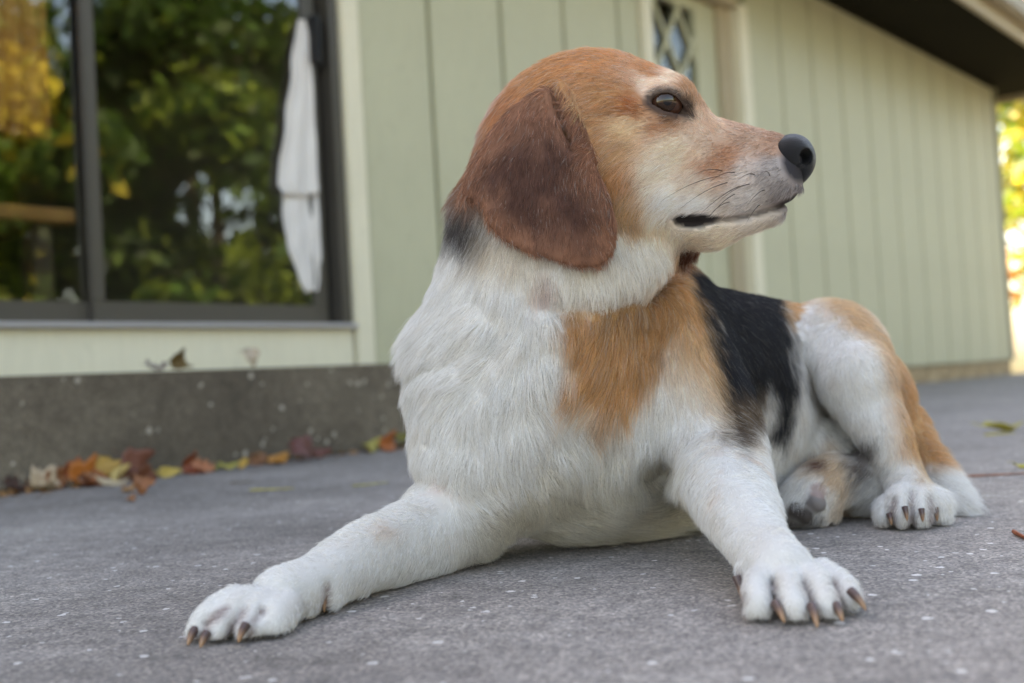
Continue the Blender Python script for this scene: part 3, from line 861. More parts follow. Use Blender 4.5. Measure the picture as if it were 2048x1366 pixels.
def simple_mat(name, col, rough=0.5, **kw):
    m, nt, b = new_mat(name)
    b.inputs['Base Color'].default_value = (*col, 1)
    b.inputs['Roughness'].default_value = rough
    for k, v in kw.items():
        b.inputs[k].default_value = v
    return m
m_sclera = simple_mat("eye_white", srgb(70, 46, 36), 0.08, **{'Specular IOR Level': 0.3})
m_iris, nt, b = new_mat("iris")
tn = nd(nt, 'ShaderNodeTexNoise'); tn.inputs['Scale'].default_value = 700
cr = nd(nt, 'ShaderNodeValToRGB')
cr.color_ramp.elements[0].color = (*srgb(24, 14, 9), 1); cr.color_ramp.elements[1].color = (*srgb(56, 35, 19), 1)
nt.links.new(tn.outputs[0], cr.inputs[0]); nt.links.new(cr.outputs[0], b.inputs['Base Color'])
b.inputs['Roughness'].default_value = 0.03; b.inputs['Specular IOR Level'].default_value = 0.5
m_pupil = simple_mat("pupil", (0.004, 0.004, 0.005), 0.05)
for s in (1, -1):
    c = head_world(EC[0], EC[1], EC[2] * s)
    g = 0.03 * H_f * 1 + s * H_l + 0.10 * H_u + 0.12 * H_f
    if s > 0:
        g = (P(1330, 204, 0.70) - c); g /= np.linalg.norm(g)
    eye = ball("eye", c, ER * HS, g, math.pi, m_sclera, dog)
    ball("iris", c, ER * HS * 1.012, g, 0.60, m_iris, eye, rings=8)
    g2 = g + 0.10 * H_f + 0.06 * H_u
    ball("pupil", c, ER * HS * 1.02, g2, 0.24, m_pupil, eye, rings=5)

# --- nose leather
SN = Sdf()
def n_add(fn, k, mode='u'):
    c = head_world(*HL(1592, 320))
    SN.add(lambda p: fn(head_local(p)) * HS, c - 0.045, c + 0.045, k, mode)
def n_ell(px, py, l, r, k, mode='u', rot=0.0):
    c = HL(px, py, l); r = np.asarray(r, float)
    cr_, sr_ = math.cos(rot), math.sin(rot)
    for s in ((1, -1) if l else (1,)):
        cc = c * [1, 1, s]
        def fn(q, cc=cc):
            d = q - cc
            d = np.stack([d[:, 0] * cr_ + d[:, 1] * sr_, -d[:, 0] * sr_ + d[:, 1] * cr_, d[:, 2]], 1)
            k0 = np.sqrt(((d / r) ** 2).sum(1)); k1 = np.sqrt(((d / (r * r)) ** 2).sum(1)) + 1e-9
            return np.where(k0 < 1e-3, -r.min(), k0 * (k0 - 1) / k1)
        n_add(fn, k, mode)
n_ell(1586, 304, 0, (39, 35, 40), 0.004, rot=0.2)
n_ell(1582, 308, 28, (35, 31, 22), 0.003, rot=0.25)
n_ell(1606, 326, 0, (24, 30, 28), 0.004, rot=0.3)
n_ell(1600, 346, 0, (16, 26, 16), 0.005, rot=0.3)
n_ell(1611, 313, 34, (14, 15, 20), 0.0015, 'c', rot=0.4)
n_ell(1594, 331, 48, (12, 4.0, 10), 0.002, 'c', rot=-0.5)
n_add(lambda q: 3.0 * np.exp(-(q[:, 2] / 2.5) ** 2) * (q[:, 1] > HL(1610, 305)[1]), 0.0, 'd')
cn = head_world(*HL(1592, 320))
Vn, Qn = skin(SN, cn - 0.032, cn + 0.032, 0.0009)
for _ in range(2):
    Vn = Vn - SN.eval(Vn)[:, None] * SN.grad(Vn, 0.0003) * 0.9
m_nose, nt, b = new_mat("nose_leather")
b.inputs['Base Color'].default_value = (0.006, 0.0065, 0.008, 1)
b.inputs['Roughness'].default_value = 0.36
vo = nd(nt, 'ShaderNodeTexVoronoi'); vo.inputs['Scale'].default_value = 650
bp = nd(nt, 'ShaderNodeBump'); bp.inputs['Strength'].default_value = 0.8; bp.inputs['Distance'].default_value = 0.0009
nt.links.new(vo.outputs['Distance'], bp.inputs['Height']); nt.links.new(bp.outputs[0], b.inputs['Normal'])
me = np_mesh("nose", Vn, Qn); me.materials.append(m_nose)
nose = to_dog(link(bpy.data.objects.new("nose", me)))

# --- claws
m_claw, nt, b = new_mat("claw")
tc = nd(nt, 'ShaderNodeTexCoord')
sx = nd(nt, 'ShaderNodeAttribute', attribute_name='along')
cr = nd(nt, 'ShaderNodeValToRGB')
cr.color_ramp.elements[0].color = (*srgb(84, 64, 60), 1); cr.color_ramp.elements[1].color = (*srgb(172, 132, 98), 1)
cr.color_ramp.elements[0].position = 0.35
nt.links.new(sx.outputs['Fac'], cr.inputs[0]); nt.links.new(cr.outputs[0], b.inputs['Base Color'])
b.inputs['Roughness'].default_value = 0.35
for i, (a, b_, r) in enumerate(NAILS):
    b_ = a + (b_ - a) * 0.86; b_[2] = max(b_[2], 0.001)
    ax = b_ - a; ln = np.linalg.norm(ax); ax = ax / ln
    a = a - ax * 0.0015; ln += 0.0015
    up = np.array([0, -0.3, 1.0]); up -= (up @ ax) * ax; up /= np.linalg.norm(up); sd = np.cross(ax, up)
    vs, fs, al = [], [], []
    for k in range(7):
        t_ = k / 6
        c = a + ax * ln * t_ + up * ln * 0.09 * math.sin(math.pi * t_)
        rr = r * (1 - t_) ** 0.55 + 0.0003
        for j in range(10):
            q = 2 * math.pi * j / 10
            vs.append(c + rr * (math.cos(q) * sd * 0.8 + math.sin(q) * up)); al.append(t_)
    for k in range(6):
        for j in range(10):
            fs.append((k * 10 + j, k * 10 + (j + 1) % 10, k * 10 + 10 + (j + 1) % 10, k * 10 + 10 + j))
    fs.append(tuple(range(60, 70)))
    o = mesh_obj("claw", vs, fs, m_claw, smooth=True)
    la = o.data.attributes.new("along", 'FLOAT', 'POINT'); la.data.foreach_set("value", np.array(al, np.float32))
    to_dog(o)

# --- whiskers
wp = []
for (x, y, dx, dy) in ((1445, 342, -70, 8), (1440, 352, -120, 45), (1470, 345, -60, 20), (1455, 365, -100, 50), (1480, 372, -90, 60), (1500, 368, -70, 36), (1470, 388, -60, 50), (1510, 350, -40, 10), (1530, 380, -40, 30), (1460, 404, -50, 30), (1540, 352, -22, -8), (1520, 410, -30, 34)):
    l0 = 70.0
    p0 = P(x, y, 0.716 - 0.0)
    # root on the surface: march from outside
    dr = ray(x, y); tt = np.linspace(0.60, 0.76, 400)
    dd = S.eval(CAM + tt[:, None] * dr)
    hit = tt[np.argmax(dd < 0.0004)] if (dd < 0.0004).any() else 0.71
    p0 = CAM + dr * hit
    ed = P(x + dx, y + dy, hit - 0.012) - p0
    wp.append([p0 + ed * s_ + np.array([0, -0.004 * s_ * (1 - s_) * 4, -0.002 * s_ * s_ + 0.006 * s_ * (1 - s_)]) for s_ in np.linspace(0, 1, 6)])
wp = np.array(wp)
whisk = tag(make_hair("whiskers", wp, np.tile(0.00022 * np.array([1, .9, .75, .55, .35, .1]), (len(wp), 1)), np.tile(srgb(40, 34, 32), (len(wp), 1)), m_fur), kind="stuff")
# ================================================================== the place
HA = math.radians(39.2)
W_d = np.array([math.sin(HA), math.cos(HA), 0.0])        # along the house wall
W_n = np.array([math.cos(HA), -math.sin(HA), 0.0])       # out of the wall, towards the patio
W_0 = -2.046 * W_n
def WP(t, n, z):
    return W_0 + t * W_d + n * W_n + np.array([0, 0, z])
def WT(px, py, n=0.0):
    d = ray(px, py)
    q = CAM + d * ((-2.046 + n) / (d @ W_n))
    return float((q - W_0) @ W_d), float(q[2])

def ramp(nt, src, stops):
    cr = nd(nt, 'ShaderNodeValToRGB')
    el = cr.color_ramp.elements
    while len(el) < len(stops):
        el.new(0.5)
    for e, (pos, c) in zip(el, stops):
        e.position = pos
        e.color = (*c, 1) if len(c) == 3 else c
    nt.links.new(src, cr.inputs[0])
    return cr.outputs[0]

def tex(nt, typ, scale, coord, **kw):
    n = nd(nt, typ)
    n.inputs['Scale'].default_value = scale
    for k, v in kw.items():
        if k in [i.name for i in n.inputs]:
            n.inputs[k].default_value = v
        else:
            setattr(n, k, v)
    nt.links.new(coord, n.inputs['Vector'])
    return n

def mixrgb(nt, fac, a, b, mode='MIX'):
    m = nd(nt, 'ShaderNodeMix', data_type='RGBA', blend_type=mode)
    for sock, v in ((m.inputs[0], fac), (m.inputs[6], a), (m.inputs[7], b)):
        if isinstance(v, (int, float)):
            sock.default_value = v
        elif isinstance(v, (tuple, list, np.ndarray)):
            sock.default_value = (*v, 1)
        else:
            nt.links.new(v, sock)
    return m.outputs[2]

def math_n(nt, op, a, b=None):
    m = nd(nt, 'ShaderNodeMath', operation=op)
    for i, v in enumerate((a, b)):
        if v is None: continue
        if isinstance(v, (int, float)): m.inputs[i].default_value = v
        else: nt.links.new(v, m.inputs[i])
    return m.outputs[0]

def bump(nt, b, h, strength, dist):
    bp = nd(nt, 'ShaderNodeBump')
    bp.inputs['Strength'].default_value = strength
    bp.inputs['Distance'].default_value = dist
    nt.links.new(h, bp.inputs['Height'])
    nt.links.new(bp.outputs[0], b.inputs['Normal'])

def concrete(name, c_dark, c_mid, c_light, fleck, fleck_share, fleck_scale, grime):
    m, nt, b = new_mat(name)
    tc = nd(nt, 'ShaderNodeTexCoord').outputs['Object']
    big = tex(nt, 'ShaderNodeTexNoise', 3.2, tc, Detail=6.0, Roughness=0.6)
    col = ramp(nt, big.outputs[0], [(0.3, c_dark), (0.52, c_mid), (0.72, c_light)])
    gr = tex(nt, 'ShaderNodeTexVoronoi', 620, tc)
    hs = nd(nt, 'ShaderNodeSeparateColor'); nt.links.new(gr.outputs['Color'], hs.inputs[0])
    grain = ramp(nt, hs.outputs[0], [(0.0, (0.5, 0.48, 0.47)), (0.45, (0.92, 0.9, 0.88)), (0.8, (1.12, 1.07, 1.0)), (1.0, (1.7, 1.6, 1.5))])
    col = mixrgb(nt, 1.0, col, grain, 'MULTIPLY')
    mid = tex(nt, 'ShaderNodeTexNoise', 45, tc, Detail=3.0)
    col = mixrgb(nt, 1.0, col, ramp(nt, mid.outputs[0], [(0.3, (0.8, 0.8, 0.8)), (0.7, (1.15, 1.15, 1.15))]), 'MULTIPLY')
    # pale chips of stone
    wob = tex(nt, 'ShaderNodeTexNoise', 300, tc, Detail=2.0)
    va = nd(nt, 'ShaderNodeVectorMath', operation='MULTIPLY_ADD')
    nt.links.new(wob.outputs['Color'], va.inputs[0]); va.inputs[1].default_value = (0.004, 0.004, 0.004); nt.links.new(tc, va.inputs[2])
    fl = tex(nt, 'ShaderNodeTexVoronoi', fleck_scale, va.outputs[0])
    fs = nd(nt, 'ShaderNodeSeparateColor'); nt.links.new(fl.outputs['Color'], fs.inputs[0])
    chosen = math_n(nt, 'GREATER_THAN', fs.outputs[0], 1 - fleck_share)
    size = math_n(nt, 'MULTIPLY', fs.outputs[1], 0.42)
    inside = math_n(nt, 'LESS_THAN', fl.outputs['Distance'], size)
    f = math_n(nt, 'MULTIPLY', chosen, inside)
    f = math_n(nt, 'MULTIPLY', f, 0.85)
    col = mixrgb(nt, f, col, fleck)
    stn = tex(nt, 'ShaderNodeTexNoise', 1.1, tc, Detail=8.0, Roughness=0.65)
    col = mixrgb(nt, 1.0, col, ramp(nt, stn.outputs[0], [(0.36, (0.74, 0.73, 0.72)), (0.5, (1, 1, 1)), (0.66, (1.1, 1.09, 1.07))]), 'MULTIPLY')
    if grime:
        st = tex(nt, 'ShaderNodeTexNoise', 9, tc, Detail=5.0)
        col = mixrgb(nt, math_n(nt, 'MULTIPLY', st.outputs[0], grime), col, tuple(c_dark))
    nt.links.new(col, b.inputs['Base Color'])
    b.inputs['Roughness'].default_value = 0.88
    b.inputs['Specular IOR Level'].default_value = 0.3
    h = math_n(nt, 'ADD', math_n(nt, 'MULTIPLY', gr.outputs['Distance'], -1.0), math_n(nt, 'MULTIPLY', mid.outputs[0], 1.2))
    bump(nt, b, h, 0.3, 0.0008)
    return m

m_patio = concrete("patio_concrete", srgb(128, 123, 119), srgb(148, 142, 138), srgb(166, 160, 155), tuple(srgb(226, 220, 214)), 0.10, 150, 0)
m_step = concrete("step_concrete", srgb(86, 78, 68), srgb(114, 105, 92), srgb(134, 125, 110), tuple(srgb(196, 186, 170)), 0.16, 75, 0.3)
m_found = concrete("foundation_stone", srgb(158, 134, 102), srgb(196, 174, 140), srgb(212, 192, 160), tuple(srgb(214, 200, 176)), 0.1, 60, 0)

def painted(name, c, var=0.06, rough=0.55):
    m, nt, b = new_mat(name)
    tc = nd(nt, 'ShaderNodeTexCoord').outputs['Object']
    mp = nd(nt, 'ShaderNodeMapping'); mp.inputs['Scale'].default_value = (1, 1, 0.06)
    nt.links.new(tc, mp.inputs[0])
    g = tex(nt, 'ShaderNodeTexNoise', 160, mp.outputs[0], Detail=4.0)
    bl = tex(nt, 'ShaderNodeTexNoise', 3.0, tc, Detail=4.0)
    c = np.asarray(c)
    col = ramp(nt, bl.outputs[0], [(0.3, tuple(c * (1 - var))), (0.7, tuple(np.minimum(c * (1 + var), 0.9)))])
    col = mixrgb(nt, 0.35, col, ramp(nt, g.outputs[0], [(0.35, tuple(c * 0.88)), (0.65, tuple(np.minimum(c * 1.06, 0.9)))]))
    dn = tex(nt, 'ShaderNodeTexNoise', 26, tc, Detail=6.0, Roughness=0.7)
    col = mixrgb(nt, math_n(nt, 'MULTIPLY', ramp(nt, dn.outputs[0], [(0.56, (0, 0, 0)), (0.72, (1, 1, 1))]), 0.22), col, tuple(c * 0.55))
    nt.links.new(col, b.inputs['Base Color'])
    b.inputs['Roughness'].default_value = rough
    bump(nt, b, g.outputs[0], 0.25, 0.002)
    return m

m_sage = painted("sage_paint", srgb(183, 182, 154))
m_cream = painted("cream_paint", srgb(220, 214, 190))
m_beige = painted("beige_paint", srgb(178, 164, 138))
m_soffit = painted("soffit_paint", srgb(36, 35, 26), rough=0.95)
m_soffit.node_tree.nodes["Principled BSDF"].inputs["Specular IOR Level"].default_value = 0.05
m_bronze = simple_mat("bronze_aluminium", srgb(84, 80, 74), 0.42, Metallic=0.35)
m_sill = simple_mat("bare_aluminium", srgb(176, 176, 184), 0.4, Metallic=0.5)
m_black = simple_mat("black_plastic", srgb(24, 24, 26), 0.35)
m_groove = simple_mat("groove_paint", srgb(128, 128, 92), 0.8)
m_roof = simple_mat("roof_felt", srgb(80, 74, 68), 0.9)
m_inside = simple_mat("inside_wall", srgb(120, 110, 96), 0.9)
m_floor = simple_mat("inside_floor", srgb(96, 74, 52), 0.6)

m_glass = bpy.data.materials.new("window_glass")
m_glass.use_nodes = True
nt = m_glass.node_tree; nt.nodes.clear()
o_ = nd(nt, 'ShaderNodeOutputMaterial'); gl = nd(nt, 'ShaderNodeBsdfGlossy'); tr = nd(nt, 'ShaderNodeBsdfTransparent'); mx = nd(nt, 'ShaderNodeMixShader')
gl.inputs['Roughness'].default_value = 0.0
gl.inputs['Color'].default_value = (0.95, 0.97, 0.97, 1)
tr.inputs['Color'].default_value = (0.90, 0.92, 0.91, 1)
fr = nd(nt, 'ShaderNodeFresnel'); fr.inputs['IOR'].default_value = 2.1
geo = nd(nt, 'ShaderNodeNewGeometry')
ff = math_n(nt, 'MULTIPLY', fr.outputs[0], math_n(nt, 'SUBTRACT', 1.0, geo.outputs['Backfacing']))
nt.links.new(ff, mx.inputs[0]); nt.links.new(tr.outputs[0], mx.inputs[1]); nt.links.new(gl.outputs[0], mx.inputs[2]); nt.links.new(mx.outputs[0], o_.inputs[0])

def wbox(name, t0, t1, n0, n1, z0, z1, mat, parent, bev=0.0):
    """box laid out along the house wall; its object origin stands at its own base"""
    c = WP((t0 + t1) / 2, (n0 + n1) / 2, z0)
    bm = bmesh.new()
    vs = []
    for z in (0, z1 - z0):
        for a, b_ in ((t0, n0), (t1, n0), (t1, n1), (t0, n1)):
            vs.append(bm.verts.new(Vector(WP(a, b_, z0) + np.array([0, 0, z]) - c)))
    for f in ((0, 1, 2, 3), (7, 6, 5, 4), (0, 4, 5, 1), (1, 5, 6, 2), (2, 6, 7, 3), (3, 7, 4, 0)):
        bm.faces.new([vs[i] for i in f])
    bmesh.ops.recalc_face_normals(bm, faces=bm.faces)
    if bev:
        bmesh.ops.bevel(bm, geom=bm.edges, offset=bev, segments=2, affect='EDGES', clamp_overlap=True)
    me = bpy.data.meshes.new(name)
    bm.to_mesh(me); bm.free()
    me.materials.append(mat)
    o = bpy.data.objects.new(name, me)
    link(o)
    o.location = c
    if parent is not None:
        o.parent = parent
        pl = Vector((0, 0, 0))
        q = parent
        while q is not None:
            pl += q.location; q = q.parent
        o.location = Vector(c) - pl
    return o

# --- ground
g_ = mesh_obj("ground", [(-120, -120, -0.03), (120, -120, -0.03), (120, 160, -0.03), (-120, 160, -0.03)], [(0, 1, 2, 3)])
m_ground, nt, b = new_mat("leaf_strewn_lawn")
tc = nd(nt, 'ShaderNodeTexCoord').outputs['Object']
n1_ = tex(nt, 'ShaderNodeTexNoise', 1.3, tc, Detail=6.0); n2_ = tex(nt, 'ShaderNodeTexNoise', 40, tc, Detail=3.0)
col = ramp(nt, n1_.outputs[0], [(0.35, srgb(56, 66, 34)), (0.55, srgb(84, 82, 46)), (0.7, srgb(108, 88, 54))])
col = mixrgb(nt, 0.5, col, ramp(nt, n2_.outputs[0], [(0.3, srgb(44, 52, 28)), (0.7, srgb(112, 98, 58))]))
nt.links.new(col, b.inputs['Base Color']); b.inputs['Roughness'].default_value = 0.95
g_.data.materials.append(m_ground)
tag(g_, kind="structure")
def slab(name, corners, z0, z1, mat):
    vs = [(*c[:2], z0) for c in corners] + [(*c[:2], z1) for c in corners]
    return mesh_obj(name, vs, [(3, 2, 1, 0), (4, 5, 6, 7), (0, 1, 5, 4), (1, 2, 6, 5), (2, 3, 7, 6), (3, 0, 4, 7)], mat)
patio = tag(slab("patio", [WP(-4, 4.6, 0), WP(-4, -0.02, 0), WP(8.6, -0.02, 0), WP(8.6, 4.6, 0)], -0.15, 0.0, m_patio), kind="structure")

# --- step in front of the glass door
stp = wbox("concrete_step", -1.2, 2.75, 0.0, 0.402, 0.0, 0.170, m_step, None, 0.006)
tag(stp, "long weathered concrete step below the glass door", "step")

# --- the house
house = empty("house", tuple(WP(3.0, 0, 0)))
tag(house, "sage green board sided house with glass door and low eaves", "house")
Z_EAVE, T0, T1 = 1.742, -1.6, 7.255
wall = wbox("wall", 4.044, T1, -0.10, -0.009, 0.088, Z_EAVE, m_groove, house)
wall_b = wbox("wall", 2.0, 3.273, -0.10, -0.009, 0.171, Z_EAVE, m_groove, house)
wbox("wall", 3.2735, 4.0435, -0.10, -0.009, 1.56, Z_EAVE, m_sage, house)
wall_a = wbox("wall", T0, 0.02, -0.10, -0.009, 0.171, Z_EAVE, m_groove, house)
wbox("wall", 2.0 - 1.98, 2.0, -0.10, -0.009, 1.56, Z_EAVE, m_sage, house)
def planks(par, edges, z0, z1):
    for a, b_ in zip(edges[:-1], edges[1:]):
        wbox("plank", a + 0.006, b_ - 0.006, -0.0088, 0.004, z0, z1, m_sage, par, 0.003)
planks(wall_b, [1.966, 2.23, 2.535, 2.84, 3.145, 3.272], 0.1705, Z_EAVE - 0.002)
planks(wall, [4.046] + [4.338 + 0.3 * i for i in range(10)] + [7.20], 0.084, Z_EAVE - 0.002)
planks(wall_a, [T0, -1.3, -1.0, -0.7, -0.4, -0.1], 0.1705, Z_EAVE - 0.002)
wbox("corner_board", 7.2, 7.262, -0.1, 0.012, 0.08, Z_EAVE - 0.001, painted("corner_paint", srgb(128, 128, 104)), house, 0.003)
fo = wbox("foundation", 2.76, 7.25, -0.12, -0.0125, -0.10, 0.084, simple_mat("mortar", srgb(110, 98, 84), 0.95), house)
x = 2.78
while x < 7.2:
    wd = random.uniform(0.2, 0.36)
    wbox("stone", x, min(x + wd, 7.24), -0.012, -0.002 + random.uniform(0, 0.004), -0.05, 0.078, m_found, fo, 0.006)
    x += wd + 0.012
wbox("end_wall", T1 - 0.12, T1 - 0.002, -4.2, -0.101, -0.1, Z_EAVE, m_sage, house)
wbox("end_wall", T0, T0 + 0.12, -4.2, -0.101, -0.1, Z_EAVE, m_sage, house)
wbox("rear_wall", T0 + 0.121, T1 - 0.121, -4.2, -4.1, -0.1, Z_EAVE, m_inside, house)
wbox("partition", 4.3, 4.36, -4.09, -0.102, 0.2, Z_EAVE - 0.03, m_inside, house)
wbox("partition", 2.45, 2.5, -2.6, -0.102, 0.2, Z_EAVE - 0.03, m_inside, house)
wbox("room_floor", T0 + 0.121, T1 - 0.121, -4.09, -0.101, 0.1, 0.2, m_floor, house)
wbox("ceiling", T0 + 0.121, T1 - 0.121, -4.09, -0.101, Z_EAVE - 0.025, Z_EAVE - 0.001, m_inside, house)
# eaves
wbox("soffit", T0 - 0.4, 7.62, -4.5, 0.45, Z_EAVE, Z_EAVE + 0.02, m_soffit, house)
fas = wbox("fascia", T0 - 0.4, 7.62, 0.451, 0.475, 1.692, 1.80, m_beige, house, 0.002)
gt = wbox("gutter", T0 - 0.4, 7.62, 0.476, 0.545, 1.755, 1.85, painted("gutter_paint", srgb(150, 138, 116)), house, 0.012)
wbox("barge_board", 7.621, 7.65, -4.5, 0.47, 1.70, 1.82, m_beige, house)
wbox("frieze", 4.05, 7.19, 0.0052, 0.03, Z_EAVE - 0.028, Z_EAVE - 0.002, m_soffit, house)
rv = [WP(T0 - 0.45, 0.54, 1.853), WP(7.68, 0.54, 1.853), WP(7.68, -2.1, 2.75), WP(T0 - 0.45, -2.1, 2.75), WP(7.68, -4.7, 1.853), WP(T0 - 0.45, -4.7, 1.853)]
ro = mesh_obj("roof", [v - np.array(house.location) for v in rv], [(0, 1, 2, 3), (3, 2, 4, 5), (0, 3, 5), (1, 4, 2), (0, 5, 4, 1)], m_roof, house)

# --- sliding glass door
sd_ = empty("sliding_door", (0, 0, 0), house)
sd_.location = Vector(WP(1.0, 0, 0.18)) - house.location
wbox("casing", 1.903, 1.963, -0.02, 0.018, 0.1702, 1.60, m_cream, sd_, 0.003)
wbox("casing", 0.021, 0.08, -0.02, 0.018, 0.1702, 1.60, m_cream, sd_, 0.003)
wbox("head_casing", 0.0815, 1.9015, -0.02, 0.018, 1.54, 1.60, m_cream, sd_, 0.003)
wbox("kick_board", 0.0815, 1.893, -0.06, 0.012, 0.1706, 0.2685, m_cream, sd_, 0.002)
wbox("sill", 0.0815, 1.897, -0.09, 0.03, 0.2690, 0.2805, m_sill, sd_, 0.002)
wbox("jamb", 1.872, 1.9015, -0.09, 0.006, 0.281, 1.5385, m_bronze, sd_, 0.002)
wbox("jamb", 0.0815, 0.11, -0.09, 0.006, 0.281, 1.5385, m_bronze, sd_, 0.002)
wbox("head_track", 0.1105, 1.8715, -0.09, 0.006, 1.51, 1.5385, m_bronze, sd_, 0.002)
def sash(a, b_, n0, n1, sl, sr):
    s_ = sd_
    wbox("bottom_rail", a, b_, n0, n1, 0.2815, 0.326, m_bronze, sd_, 0.002)
    wbox("stile", a, a + sl, n0, n1, 0.3262, 1.46, m_bronze, s_, 0.002)
    wbox("stile", b_ - sr, b_, n0, n1, 0.3262, 1.46, m_bronze, s_, 0.002)
    wbox("top_rail", a, b_, n0, n1, 1.4602, 1.508, m_bronze, s_, 0.002)
    wbox("pane", a + sl - 0.003, b_ - sr + 0.003, (n0 + n1) / 2 - 0.002, (n0 + n1) / 2 + 0.002, 0.324, 1.462, m_glass, s_)
    return s_
sr_ = sash(1.236, 1.852, -0.038, -0.022, 0.028, 0.044)
sash(0.112, 1.272, -0.055, -0.039, 0.05, 0.024)
hd = wbox("handle", 1.826, 1.842, -0.0215, 0.012, 0.90, 1.02, m_black, sr_, 0.005)

# --- entry door with diamond lattice
ed_ = empty("entry_door", (0, 0, 0), house)
ed_.location = Vector(WP(3.55, 0, 0.18)) - house.location
wbox("casing", 3.275, 3.338, -0.07, 0.02, 0.1702, 1.52, m_cream, ed_, 0.003)
wbox("casing", 3.965, 4.043, -0.07, 0.02, 0.1702, 1.52, m_cream, ed_, 0.003)
wbox("head_casing", 3.3385, 3.9645, -0.07, 0.02, 1.50, 1.56, m_beige, ed_, 0.003)
wbox("jamb", 3.88, 3.9645, -0.075, -0.02, 0.1704, 1.4995, m_beige, ed_, 0.003)
D0, D1, L0, L1, Z0, Z1 = 3.3395, 3.879, 3.358, 3.73, 0.72, 1.45
wbox("stile", D0, L0, -0.07, -0.04, 0.2, 1.498, m_sage, ed_, 0.002)
wbox("stile", L1, D1, -0.07, -0.04, 0.2, 1.498, m_sage, ed_, 0.002)
wbox("rail", L0 + 0.0005, L1 - 0.0005, -0.07, -0.04, Z1, 1.498, m_sage, ed_, 0.002)
wbox("panel", L0 + 0.0005, L1 - 0.0005, -0.068, -0.044, 0.2, Z0, m_sage, ed_, 0.002)
# lattice bars and the diamond panes between them
PT, PZ = 0.17, 0.25
def clip(poly, f):
    out = []
    for i in range(len(poly)):
        a, b_ = poly[i - 1], poly[i]
        fa, fb = f(a), f(b_)
        if (fa >= 0) != (fb >= 0):
            k = fa / (fa - fb); out.append((a[0] + k * (b_[0] - a[0]), a[1] + k * (b_[1] - a[1])))
        if fb >= 0: out.append(b_)
    return out
def clip_rect(pl):
    for f in (lambda q: q[0] - L0 + 0.002, lambda q: L1 + 0.002 - q[0], lambda q: q[1] - Z0 + 0.002, lambda q: Z1 + 0.002 - q[1]):
        if pl: pl = clip(pl, f)
    return pl
def wprism(name, pl, n0, n1, mat, parent):
    k = len(pl)
    off = np.array(house.location) + np.array(ed_.location)
    vs = [WP(a, n0, b_) - off for a, b_ in pl] + [WP(a, n1, b_) - off for a, b_ in pl]
    fs = [tuple(range(k)), tuple(range(2 * k - 1, k - 1, -1))] + [(i, (i + 1) % k, k + (i + 1) % k, k + i) for i in range(k)]
    return mesh_obj(name, vs, fs, mat, parent)
for i in range(-2, 5):
    for j in range(-2, 5):
        cx, cz = L0 + 0.09 + i * PT, Z0 + 0.09 + j * PZ
        for ox, oz in ((0, 0), (PT / 2, PZ / 2)):
            pl = clip_rect([(cx + ox - PT / 2, cz + oz), (cx + ox, cz + oz - PZ / 2), (cx + ox + PT / 2, cz + oz), (cx + ox, cz + oz + PZ / 2)])
            if len(pl) >= 3:
                wprism("pane", pl, -0.058, -0.055, m_glass, ed_)
hw = 0.009
for s in (1, -1):
    for k in range(-8, 9):
        # line through (L0+0.09+(k+.5)*PT, ...) with slope s*PZ/PT
        x0 = L0 + 0.09 + (k + 0.5) * PT
        z0 = Z0 + 0.09
        dx, dz = PT, s * PZ
        ln = math.hypot(dx, dz); ux, uz = dx / ln, dz / ln
        nx, nz_ = -uz * hw, ux * hw
        A = (x0 - ux * 2, z0 - uz * 2); B = (x0 + ux * 2, z0 + uz * 2)
        pl = clip_rect([(A[0] + nx, A[1] + nz_), (A[0] - nx, A[1] - nz_), (B[0] - nx, B[1] - nz_), (B[0] + nx, B[1] + nz_)])
        if len(pl) >= 3:
            d0 = 0.0004 if s > 0 else 0.0
            wprism("lattice_bar", pl, -0.0545, -0.043 + d0, m_sage, ed_)

# --- things seen through the glass
m_amber, nt, b = new_mat("amber_cloth")
tc = nd(nt, 'ShaderNodeTexCoord').outputs['Object']
wv = tex(nt, 'ShaderNodeTexNoise', 60, tc, Detail=2.0)
nt.links.new(ramp(nt, wv.outputs[0], [(0.3, srgb(176, 116, 58)), (0.7, srgb(204, 150, 88))]), b.inputs['Base Color'])
b.inputs['Roughness'].default_value = 0.9
def curtain(name, t0, t1, n, z0, z1, folds, amp, mat):
    vs, fs = [], []
    nu, nv = 60, 8
    c = WP((t0 + t1) / 2, n, z0)
    for side in (0, 0.003):
        for j in range(nv + 1):
            for i in range(nu + 1):
                a = i / nu
                vs.append(WP(t0 + (t1 - t0) * a, n - side + amp * math.sin(a * folds * 2 * math.pi) * (1 - 0.3 * j / nv), z0 + (z1 - z0) * j / nv) - c)
    k = (nu + 1) * (nv + 1)
    for j in range(nv):
        for i in range(nu):
            a = j * (nu + 1) + i
            fs.append((a, a + 1, a + nu + 2, a + nu + 1)); fs.append((k + a + nu + 1, k + a + nu + 2, k + a + 1, k + a))
    for i in range(nu):
        fs.append((i, k + i, k + i + 1, i + 1))
    o = mesh_obj(name, vs, fs, mat, smooth=True); o.location = c
    return o
ct1, ct0 = WT(96, 150, -0.16)[0], WT(-90, 150, -0.16)[0]
tag(curtain("curtain", ct0, ct1, -0.16, WT(60, 272, -0.16)[1], 1.66, 5, 0.012, m_amber), "short amber curtain hanging inside the left glass pane", "curtain")
m_wood, nt, b = new_mat("honey_wood")
tc = nd(nt, 'ShaderNodeTexCoord').outputs['Object']
wv = tex(nt, 'ShaderNodeTexNoise', 14, tc, Detail=5.0)
nt.links.new(ramp(nt, wv.outputs[0], [(0.3, srgb(140, 94, 48)), (0.7, srgb(176, 126, 70))]), b.inputs['Base Color'])
b.inputs['Roughness'].default_value = 0.4
m_tleg = simple_mat("stained_wood", srgb(70, 52, 38), 0.5)
